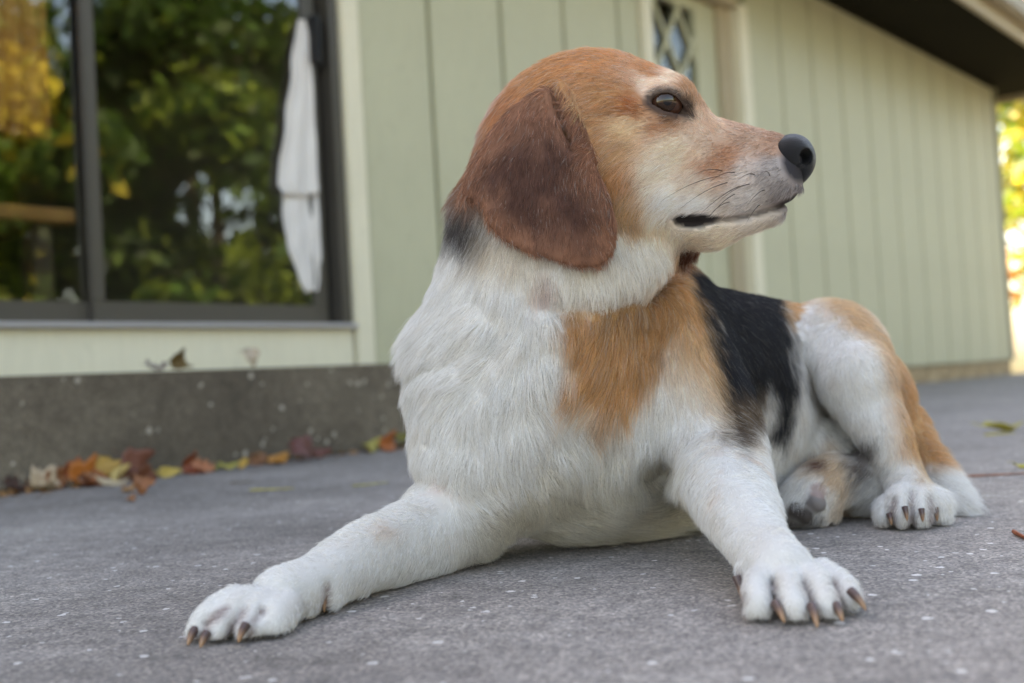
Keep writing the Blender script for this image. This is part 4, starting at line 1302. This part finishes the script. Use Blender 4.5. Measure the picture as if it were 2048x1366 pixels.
tb = empty("table", tuple(WP(0.85, -0.5, 0.2)))
tag(tb, "honey wood table standing inside behind the left glass pane", "table")
wbox("table_top", 0.3, 1.30, -0.75, -0.18, 0.505, 0.535, m_wood, tb, 0.004)
for a, c_ in ((0.34, -0.70), (1.22, -0.70), (0.34, -0.26), (1.22, -0.26)):
    wbox("leg", a, a + 0.045, c_, c_ + 0.045, 0.201, 0.5045, m_tleg, tb, 0.003)
m_dark = simple_mat("dark_wood", srgb(46, 40, 36), 0.5)
for a, lab in ((0.98, "dark wooden chair inside, nearer the door mullion"), (0.52, "dark wooden chair inside, farther left at the table")):
    ch = empty("chair", tuple(WP(a, -0.9, 0.2)))
    tag(ch, lab, "chair", "chairs at the table indoors")
    wbox("seat", a - 0.12, a + 0.12, -1.0, -0.78, 0.42, 0.44, m_dark, ch, 0.003)
    wbox("backrest", a - 0.12, a + 0.12, -1.02, -1.0005, 0.4405, 0.72, m_dark, ch, 0.006)
    for dx in (-0.115, 0.095):
        for dn in (-0.995, -0.80):
            wbox("leg", a + dx, a + dx + 0.02, dn, dn + 0.02, 0.201, 0.4195, m_dark, ch, 0.002)

# --- towel hanging at the glass door
m_towel, nt, b = new_mat("towel_cloth")
tc = nd(nt, 'ShaderNodeTexCoord').outputs['Object']
wv = tex(nt, 'ShaderNodeTexNoise', 900, tc, Detail=2.0)
b.inputs['Base Color'].default_value = (*srgb(222, 218, 214), 1); b.inputs['Roughness'].default_value = 0.95
bump(nt, b, wv.outputs[0], 0.6, 0.002)
def cloth(name, rows, n0, amp, seed, parent=None):
    """hanging length of towel with folds; rows: (y, left, right) on the door plane"""
    nu, nv = 30, 46
    yy = np.linspace(rows[0][0], rows[-1][0], nv)
    L_ = np.interp(yy, [r[0] for r in rows], [r[1] for r in rows]); R_ = np.interp(yy, [r[0] for r in rows], [r[2] for r in rows])
    c0 = WP(WT(600, rows[-1][0], n0)[0], n0, WT(600, rows[-1][0], n0)[1])
    vs, fs = [], []
    for side in (0.0, -0.0025):
        for j, y in enumerate(yy):
            for i in range(nu + 1):
                a = i / nu
                t_, z_ = WT(L_[j] + (R_[j] - L_[j]) * a + 1.5 * math.sin(j * 0.5 + seed) * (1 - a), y + 3 * math.sin(a * 5 + seed) * (j == nv - 1), n0)
                k_ = min(1, 0.15 + j / 16)
                wv_ = amp * k_ * (1 + math.sin(a * 12 + j * 0.06 + seed)) + 0.4 * amp * (1 + math.sin(a * 27 + 1.3 - j * 0.13 + seed)) + 0.3 * amp * (1 + math.sin(j * 0.45 + a * 6))
                vs.append(WP(t_, n0 + wv_ + side, z_) - c0)
    kk = (nu + 1) * nv
    for j in range(nv - 1):
        for i in range(nu):
            a = j * (nu + 1) + i
            fs.append((a, a + nu + 1, a + nu + 2, a + 1)); fs.append((kk + a, kk + a + 1, kk + a + nu + 2, kk + a + nu + 1))
        for i in (0, nu):
            a = j * (nu + 1) + i
            fs.append((a, kk + a, kk + a + nu + 1, a + nu + 1))
    for i in range(nu):
        a = (nv - 1) * (nu + 1) + i
        fs.append((a, kk + a, kk + a + 1, a + 1))
    o = mesh_obj(name, vs, fs, m_towel, smooth=True); o.location = c0
    if parent is not None:
        o.parent = parent; o.location = Vector(c0) - parent.location
    return o
tw = empty("towel", tuple(WP(WT(620, 580, -0.03)[0], -0.03, WT(620, 580, -0.03)[1])))
tag(tw, "white towel hanging from the handle of the glass door", "towel")
cloth("upper_fold", [(40, 594, 609), (60, 588, 613), (100, 583, 617), (200, 571, 622), (300, 559, 628), (345, 551, 631), (370, 548, 632), (386, 560, 632), (392, 575, 632)], -0.022, 0.004, 0.0, tw)
cloth("lower_fold", [(330, 560, 630), (420, 562, 634), (460, 567, 637), (500, 577, 639), (535, 590, 641), (560, 600, 641), (584, 612, 634)], -0.0275, 0.0030, 2.0, tw)

# --- fallen leaves
def leaf_mat(name):
    m, nt, b = new_mat(name)
    oi = nd(nt, 'ShaderNodeObjectInfo')
    tc = nd(nt, 'ShaderNodeTexCoord').outputs['Object']
    n = tex(nt, 'ShaderNodeTexNoise', 90, tc, Detail=4.0)
    col = mixrgb(nt, 1.0, oi.outputs['Color'], ramp(nt, n.outputs[0], [(0.3, (0.55, 0.5, 0.45)), (0.6, (1.1, 1.05, 1.0))]), 'MULTIPLY')
    nt.links.new(col, b.inputs['Base Color'])
    b.inputs['Roughness'].default_value = 0.6
    return m
m_leaf = leaf_mat("dry_leaf")
def leaf_mesh(kind, seed):
    """curled dry leaf about 1 unit long, lying in x-y, with thickness"""
    r = random.Random(seed)
    n = 28
    pts = []
    for i in range(n):
        a = 2 * math.pi * i / n
        if kind == 'maple':
            rad = 0.30 + 0.16 * abs(math.cos(2.5 * a)) ** 0.7 + 0.05 * r.uniform(-1, 1)
            pts.append((rad * math.cos(a) * 1.05, rad * math.sin(a)))
        elif kind == 'oak':
            w_ = 0.19 * (1 + 0.45 * math.cos(9 * a)) * abs(math.sin(a)) ** 0.6
            pts.append((0.5 * math.cos(a), math.copysign(w_, math.sin(a)) * (1.25 - 0.4 * math.cos(a))))
        else:
            pts.append((0.5 * math.cos(a), 0.20 * math.sin(a) * (1 - 0.35 * math.cos(a))))
    rings = [0.0, 0.35, 0.7, 1.0]
    cu, cv, tw_ = r.uniform(0.8, 2.0) * r.choice((1, 1, -0.6)), r.uniform(-0.6, 1.6), r.uniform(-1.0, 1.0)
    ph = r.uniform(0, 6)
    def z(x, y):
        return cu * y * y * 1.6 + cv * x * x * 0.8 + tw_ * x * y + 0.03 * math.sin(9 * x + ph) + 0.02 * math.sin(14 * y + ph) - 0.02 * math.exp(-(y / 0.02) ** 2)
    vs, fs = [], []
    for th in (0, -0.012):
        vs.append((0, 0, z(0, 0) + th))
        for q in rings[1:]:
            for x, y in pts:
                vs.append((x * q, y * q, z(x * q, y * q) + th))
    k = 1 + 3 * n
    for i in range(n):
        j = (i + 1) % n
        fs.append((0, 1 + i, 1 + j)); fs.append((k, k + 1 + j, k + 1 + i))
        for q in range(2):
            a = 1 + q * n
            fs.append((a + i, a + n + i, a + n + j, a + j)); fs.append((k + a + i, k + a + j, k + a + n + j, k + a + n + i))
        a = 1 + 2 * n
        fs.append((a + i, k + a + i, k + a + j, a + j))
    # stalk
    s0 = len(vs)
    for t_ in (0, 0.5, 1):
        c = (-0.48 - 0.3 * t_, 0.05 * t_ * t_, z(-0.48, 0) + 0.08 * t_ * t_)
        for q in range(4):
            vs.append((c[0], c[1] + 0.012 * math.cos(q * math.pi / 2), c[2] + 0.012 * math.sin(q * math.pi / 2)))
    for t_ in range(2):
        for q in range(4):
            a = s0 + t_ * 4
            fs.append((a + q, a + (q + 1) % 4, a + 4 + (q + 1) % 4, a + 4 + q))
    zmin = min(v[2] for v in vs)
    vs = [(v[0], v[1], v[2] - zmin) for v in vs]
    me = bpy.data.meshes.new("fallen_leaf")
    me.from_pydata(vs, [], fs); me.update(); me.shade_smooth(); me.materials.append(m_leaf)
    return me
LEAVES = [  # px, py, length px, kind, colour, tilt deg (stands up against the step), label, height of ground
    (42, 984, 60, 'oak', (70, 44, 32), 5, "dark brown leaf lying flat, farthest left by the step", 0),
    (84, 976, 66, 'maple', (206, 186, 156), 20, "large pale beige leaf at the left end of the leaf row", 0),
    (128, 976, 62, 'oak', (214, 200, 176), 10, "pale oblong leaf beside the large beige leaf", 0),
    (146, 938, 60, 'maple', (186, 100, 58), 65, "rust leaf standing up against the step, leftmost upright one", 0),
    (162, 966, 66, 'maple', (204, 120, 44), 40, "bright orange leaf in front of the upright rust leaf", 0),
    (182, 950, 50, 'oak', (126, 72, 44), 25, "brown leaf lying on the orange leaf pile", 0),
    (208, 948, 58, 'maple', (200, 160, 74), 40, "yellow tan leaf in the middle of the left pile", 0),
    (236, 944, 46, 'beech', (222, 196, 120), 60, "pale yellow leaf on edge in the left pile", 0),
    (222, 972, 60, 'beech', (216, 200, 168), 8, "long pale leaf lying in front of the left pile", 0),
    (264, 922, 64, 'maple', (134, 82, 66), 70, "purple brown leaf leaning high on the step", 0),
    (252, 934, 44, 'oak', (110, 62, 40), 30, "dark rust leaf at the foot of the purple brown leaf", 0),
    (332, 920, 48, 'beech', (216, 190, 96), 55, "yellow pointed leaf leaning on the step, left of a red one", 0),
    (364, 918, 34, 'beech', (214, 204, 180), 15, "small whitish leaf between the yellow and red leaves", 0),
    (378, 912, 46, 'maple', (158, 74, 36), 60, "red brown leaf leaning on the step", 0),
    (404, 912, 44, 'oak', (206, 136, 98), 45, "salmon leaf right of the red brown one", 0),
    (424, 914, 36, 'beech', (148, 150, 58), 15, "green leaf lying beside the salmon leaf", 0),
    (456, 912, 44, 'beech', (190, 184, 88), 12, "yellow green leaf flat by the step, middle of the row", 0),
    (486, 908, 36, 'beech', (212, 170, 70), 20, "small golden leaf left of the brown curled leaf", 0),
    (516, 904, 44, 'oak', (150, 100, 60), 40, "brown curled leaf left of the amber leaf", 0),
    (552, 904, 58, 'beech', (208, 146, 62), 22, "long amber leaf lying along the step", 0),
    (592, 888, 56, 'maple', (112, 70, 68), 45, "plum coloured leaf, left of two by the middle of the step", 0),
    (632, 886, 46, 'oak', (128, 78, 70), 25, "plum brown leaf, right of two by the middle of the step", 0),
    (738, 874, 56, 'beech', (184, 176, 86), 25, "yellow green leaf left of the chest of the dog", 0),
    (772, 868, 46, 'maple', (186, 104, 46), 50, "orange leaf nearest the chest of the dog", 0),
    (806, 872, 54, 'oak', (132, 130, 50), 20, "olive leaf half hidden by the dog", 0),
    (256, 985, 34, 'oak', (184, 140, 92), 15, "small tan leaf lying out from the left pile", 0),
    (278, 990, 44, 'maple', (170, 108, 66), 40, "brown leaf standing out in front of the left pile", 0),
    (262, 1004, 34, 'beech', (150, 100, 62), 8, "thin brown leaf nearest the camera by the left pile", 0),
    (546, 924, 22, 'beech', (176, 112, 70), 20, "tiny rust leaf on the open patio", 0),
    (776, 893, 18, 'beech', (200, 150, 80), 15, "tiny amber leaf on the patio left of the dog", 0),
    (66, 962, 44, 'oak', (120, 80, 54), 50, "brown leaf leaning on the step above the beige leaf", 0),
    (108, 958, 46, 'maple', (150, 92, 52), 55, "tawny leaf tucked between the beige and rust leaves", 0),
    (196, 966, 40, 'maple', (170, 96, 40), 30, "rust orange leaf low in the middle of the left pile", 0),
    (214, 938, 40, 'oak', (142, 104, 60), 65, "tan brown leaf standing behind the yellow tan leaf", 0),
    (240, 962, 38, 'beech', (190, 150, 84), 35, "straw coloured leaf at the right foot of the left pile", 0),
    (286, 936, 40, 'maple', (128, 74, 48), 40, "chestnut leaf just right of the purple brown leaf", 0),
    (306, 930, 34, 'beech', (180, 160, 80), 25, "small straw yellow leaf between the pile and the row", 0),
    (172, 930, 36, 'oak', (100, 60, 42), 70, "dark brown leaf upright behind the orange leaves", 0),
    (290, 733, 46, 'oak', (170, 158, 150), 12, "grey leaf lying flat on the step", 0.1715),
    (322, 733, 42, 'maple', (112, 92, 44), 60, "olive brown curled leaf on top of the step", 0.1715),
    (470, 728, 44, 'maple', (212, 196, 172), 35, "pale leaf on top of the step, right of the others", 0.1715),
    (2008, 864, 84, 'beech', (208, 200, 90), 4, "long yellow leaf lying right of the dog", 0),
    (2046, 936, 40, 'beech', (200, 190, 60), 4, "small yellow leaf at the right edge of the picture", 0)]
for i, (px, py, ln, kd, c, tilt, lab, gz) in enumerate(LEAVES):
    if gz:
        t_, _ = WT(px, 720, 0.33)
        pos = WP(t_, 0.375 if i % 2 else 0.36, gz)
    else:
        pos = G(px, py, 0.0)
        n_ = (pos - W_0) @ W_n
        if px < 900 and n_ < 0.425:
            off_ = 0.43 + 0.02 * (i % 3)
            pos = WP(WT(px, py, off_)[0], off_, 0.0)
    s_ = ln * 0.95 * pos[1] / FPX / 0.85
    o = bpy.data.objects.new("fallen_leaf", leaf_mesh(kd, 100 + i))
    link(o)
    o.scale = (s_, s_, s_)
    rz = HA + random.uniform(-0.7, 0.7) if i < 41 else 0.35
    # tilt about the line along the step so that it leans on it
    wd = math.atan2(W_d[1], W_d[0])
    q = Matrix.Rotation(wd, 4, 'Z') @ Matrix.Rotation(math.radians(min(80, tilt + 18) if i < 41 else tilt), 4, 'X') @ Matrix.Rotation(random.uniform(-0.8, 0.8) if i < 41 else -0.6, 4, 'Z')
    o.rotation_euler = q.to_euler()
    zl = min((q @ (Vector(v.co) * s_)).z for v in o.data.vertices)
    o.location = Vector(pos) + Vector((0, 0, 0.0006 - zl))
    o.color = (*(srgb(*c) * 0.72 + srgb(120, 78, 46) * 0.12), 1)
    tag(o, lab, "leaf", "fallen leaves")

# --- crumbs of leaf and bark swept against the step
vs, fs, cs = [], [], []
lr = np.random.default_rng(5)
for i in range(150):
    x_ = lr.choice([lr.uniform(0, 320), lr.uniform(0, 820)])
    n_ = 0.404 + abs(lr.normal()) * (0.045 if x_ < 320 else 0.02) + 0.008
    py_ = 985 - 0.13 * x_
    c = WP(WT(x_, py_, n_)[0], n_, 0.0)
    a_ = lr.random() * 6.28; ln_ = lr.uniform(0.004, 0.012); w_ = ln_ * lr.uniform(0.2, 0.6); up_ = lr.uniform(0.0, 0.008)
    u_ = np.array([math.cos(a_), math.sin(a_), 0]); v_ = np.array([-math.sin(a_), math.cos(a_), 0])
    k0 = len(vs)
    vs += [c - u_ * ln_ + [0, 0, 0.0006], c + v_ * w_ + [0, 0, 0.001 + up_], c + u_ * ln_ + [0, 0, 0.001 + up_ * 0.6], c - v_ * w_ + [0, 0, 0.0008]]
    fs.append((k0, k0 + 3, k0 + 2, k0 + 1))
lit = mesh_obj("leaf_litter", vs, fs, m_leaf)
lit.color = (*srgb(150, 110, 66), 1)
tag(lit, kind="stuff")

# --- needles and twigs
m_needle = leaf_mat("dry_needle")
def stick(name, a, b_, r, c, lab, cat, grp, sag=0.0):
    a, b_ = np.array(a), np.array(b_)
    ax = b_ - a
    sd = np.cross(ax, [0, 0, 1]); sd /= np.linalg.norm(sd)
    vs, fs = [], []
    N_ = 7
    for k in range(N_):
        t_ = k / (N_ - 1)
        c_ = a + ax * t_ + sd * sag * math.sin(math.pi * t_) - a
        rr = r * (1 - 0.5 * t_)
        for j in range(6):
            q = j * math.pi / 3
            vs.append(c_ + rr * (math.cos(q) * sd + math.sin(q) * np.array([0, 0, 1])) + [0, 0, rr + 0.0004])
    for k in range(N_ - 1):
        for j in range(6):
            fs.append((k * 6 + j, k * 6 + (j + 1) % 6, k * 6 + 6 + (j + 1) % 6, k * 6 + 6 + j))
    fs.append((5, 4, 3, 2, 1, 0)); fs.append(tuple(range(N_ * 6 - 6, N_ * 6)))
    o = mesh_obj(name, vs, fs, m_needle, smooth=True)
    o.location = a; o.color = (*srgb(*c), 1)
    tag(o, lab, cat, grp)
for (x0, y0, x1, y1, c, lab) in ((355, 948, 420, 944, (206, 196, 110), "yellow pine needle nearest the leaf pile on the patio"),
        (500, 982, 588, 978, (190, 180, 80), "yellow green pine needle in the middle of the open patio"),
        (706, 974, 776, 966, (186, 182, 96), "yellow pine needle close left of the dog"),
        (460, 968, 505, 964, (110, 96, 74), "short dark pine needle on the open patio"),
        (36, 958, 70, 957, (196, 186, 90), "yellow needle by the left end of the step")):
    stick("pine_needle", G(x0, y0), G(x1, y1), 0.0011, c, lab, "pine needle", "pine needles", 0.003)
stick("twig", G(1920, 956), G(2120, 944), 0.0013, (142, 92, 66), "thin reddish twig lying right of the dog's tail", "twig", "twigs", 0.004)
stick("twig", G(2028, 1069), G(2080, 1092), 0.0016, (160, 84, 44), "short rust brown twig at the right edge of the picture", "twig", "twigs", 0.001)
stick("twig", G(1970, 872), G(2030, 866), 0.0014, (206, 196, 92), "yellow grass stalk beside the long yellow leaf", "twig", "twigs", 0.002)

# --- trees: behind the house corner, and the wood that the glass mirrors
m_bark, nt, b = new_mat("bark")
tc = nd(nt, 'ShaderNodeTexCoord').outputs['Object']
n = tex(nt, 'ShaderNodeTexNoise', 14, tc, Detail=6.0)
nt.links.new(ramp(nt, n.outputs[0], [(0.3, srgb(48, 40, 34)), (0.7, srgb(104, 92, 80))]), b.inputs['Base Color'])
b.inputs['Roughness'].default_value = 0.95
bump(nt, b, n.outputs[0], 0.8, 0.03)
m_fol = bpy.data.materials.new("foliage"); m_fol.use_nodes = True
nt = m_fol.node_tree; nt.nodes.clear()
o_ = nd(nt, 'ShaderNodeOutputMaterial'); df = nd(nt, 'ShaderNodeBsdfPrincipled'); tl = nd(nt, 'ShaderNodeBsdfTranslucent'); mx = nd(nt, 'ShaderNodeMixShader')
at = nd(nt, 'ShaderNodeAttribute', attribute_name='leafcol')
df.inputs['Roughness'].default_value = 0.5
nt.links.new(at.outputs['Color'], df.inputs['Base Color']); nt.links.new(at.outputs['Color'], tl.inputs['Color'])
mx.inputs[0].default_value = 0.45
nt.links.new(df.outputs[0], mx.inputs[1]); nt.links.new(tl.outputs[0], mx.inputs[2]); nt.links.new(mx.outputs[0], o_.inputs[0])
GREEN = [(62, 92, 34), (84, 112, 40), (120, 140, 48), (44, 70, 30)]
GOLD = [(190, 176, 60), (214, 180, 70), (160, 160, 58), (200, 130, 50)]
RUST = [(200, 110, 50), (214, 150, 70), (170, 80, 44), (190, 170, 70)]
def tree(x, y, h, cr, pal, lab, nleaf=9000, low=0.15, leaf=0.09, seed=0, name="tree"):
    r = np.random.default_rng(seed)
    root = empty(name, (x, y, -0.03))
    tag(root, lab, "tree" if name == "tree" else "bush", "trees around the patio")
    vs, fs = [], []
    def limb(a, b_, r0, r1, n_=6):
        a, b_ = np.array(a, float), np.array(b_, float)
        ax = b_ - a; s = np.cross(ax, [0.3, 0.1, 1.0]); s /= np.linalg.norm(s) + 1e-9; u = np.cross(s, ax); u /= np.linalg.norm(u) + 1e-9
        k0 = len(vs)
        for k in range(5):
            t_ = k / 4
            c = a + ax * t_ + (s * math.sin(t_ * 3.1) + u * math.sin(t_ * 2.2)) * 0.03 * np.linalg.norm(ax) * (0 if k == 0 else 1)
            for j in range(n_):
                q = 2 * math.pi * j / n_
                vs.append(tuple(c + (r0 + (r1 - r0) * t_) * (math.cos(q) * s + math.sin(q) * u)))
        for k in range(4):
            for j in range(n_):
                fs.append((k0 + k * n_ + j, k0 + k * n_ + (j + 1) % n_, k0 + (k + 1) * n_ + (j + 1) % n_, k0 + (k + 1) * n_ + j))
    limb((0, 0, 0), (r.normal() * 0.1, r.normal() * 0.1, h * 0.85), 0.035 * h * 0.6, 0.008 * h, 9)
    clumps = []
    for i in range(int(16 + h * 3)):
        z = h * (low + (0.97 - low) * r.random())
        f = math.sin(math.pi * min(1, max(0.05, (z / h - low * 0.6) / (1.06 - low * 0.6))) ** 0.8)
        a = r.random() * 2 * math.pi
        d = cr * (0.35 + 0.6 * r.random()) * max(f, 0.25)
        c = np.array([d * math.cos(a), d * math.sin(a), z])
        clumps.append((c, cr * (0.24 + 0.2 * r.random())))
        limb((0, 0, max(0.05, z - 0.45 * d)), c, 0.010 * h * 0.5, 0.003 * h)
    mesh_obj("trunk", vs, fs, m_bark, root, smooth=True)
    k = r.integers(0, len(clumps), nleaf)
    cc = np.array([c for c, _ in clumps])[k]; rr = np.array([q for _, q in clumps])[k]
    dv = r.normal(size=(nleaf, 3)); dv /= np.linalg.norm(dv, axis=1, keepdims=True)
    p = cc + dv * (rr * r.random(nleaf) ** 0.45)[:, None] * [1, 1, 0.75]
    p[:, 2] = np.maximum(p[:, 2], 0.06)
    a = r.normal(size=(nleaf, 3)); a /= np.linalg.norm(a, axis=1, keepdims=True)
    b_ = np.cross(a, r.normal(size=(nleaf, 3))); b_ /= np.linalg.norm(b_, axis=1, keepdims=True)
    sz = leaf * (0.6 + 0.8 * r.random(nleaf))[:, None]
    nn = np.cross(a, b_)
    Vt = np.stack([p - a * sz, p + b_ * sz * 0.5 + nn * sz * 0.12, p + a * sz, p - b_ * sz * 0.5 + nn * sz * 0.12], 1).reshape(-1, 3)
    Qt = np.arange(nleaf * 4).reshape(-1, 4)
    me = np_mesh("crown", Vt, Qt)
    pc = np.array([srgb(*c) for c in pal])
    cm = pc[(r.integers(0, len(pal), len(clumps))[k] + (r.random(nleaf) < 0.35) * r.integers(0, len(pal), nleaf)) % len(pal)] * np.exp(0.22 * r.normal(size=(nleaf, 1)))
    ca = me.color_attributes.new("leafcol", 'FLOAT_COLOR', 'POINT')
    ca.data.foreach_set("color", np.repeat(np.concatenate([np.clip(cm, 0, 0.8), np.ones((nleaf, 1))], 1), 4, 0).astype(np.float32).ravel())
    me.materials.append(m_fol)
    link(bpy.data.objects.new("crown", me), root)
# beyond the house corner, in view at the right edge
tree(5.5, 11.5, 4.6, 1.3, GOLD[2:3] + GREEN[1:3] + GOLD[:1], "golden tree beyond the corner of the house", 1500, 0.2, 0.11, 1)
tree(8.2, 17.0, 6.5, 1.8, RUST[1:2] + GREEN[1:3] + GOLD[2:3], "rust and green tree farther behind the house corner", 2200, 0.12, 0.13, 2)
tree(9.4, 13.0, 5.5, 1.7, GREEN + GOLD[:2], "green and yellow tree right of the golden tree", 2500, 0.15, 0.11, 3)
# the wood on the right of the patio, mirrored in the glass
spots = [(8.2, -0.6, 5.0, 1.9, GREEN + GOLD[:1]), (7.6, -3.6, 5.2, 1.9, GREEN + GOLD[:2]), (9.2, 2.0, 4.8, 1.8, GREEN), (6.6, -6.4, 5.4, 2.0, GREEN + GOLD), (10.6, 4.2, 5.0, 1.9, GREEN + RUST[:1]), (11.4, -2.2, 7.0, 2.4, GREEN), (10.2, -6.0, 6.6, 2.4, GREEN), (12.4, 1.4, 6.6, 2.4, GREEN), (14.0, 6.4, 6.4, 2.3, GREEN), (10.0, -2.2, 3.4, 1.7, GREEN), (10.8, 0.8, 3.4, 1.7, GREEN), (9.0, -5.4, 3.4, 1.7, GREEN)]
wood = ["broad green tree opposite the glass door", "green tree with yellow leaves behind the photographer", "dense green tree opposite the entry door", "yellowing tree far to the right behind the photographer", "green and rust tree facing the far siding",
        "tall green tree behind the broad tree opposite the door", "tall green tree at the back of the wood, nearest the photographer", "tall green tree behind the dense tree opposite the entry", "tall green tree at the far end of the wood", "low green tree filling the gap behind the broad tree", "low green tree behind the dense tree opposite the entry", "low green tree between the yellowing tree and the tall ones"]
for i, (x, y, h, c_, pal) in enumerate(spots):
    tree(x, y, h, c_, pal, wood[i], 9000, 0.04, 0.10, 20 + i)
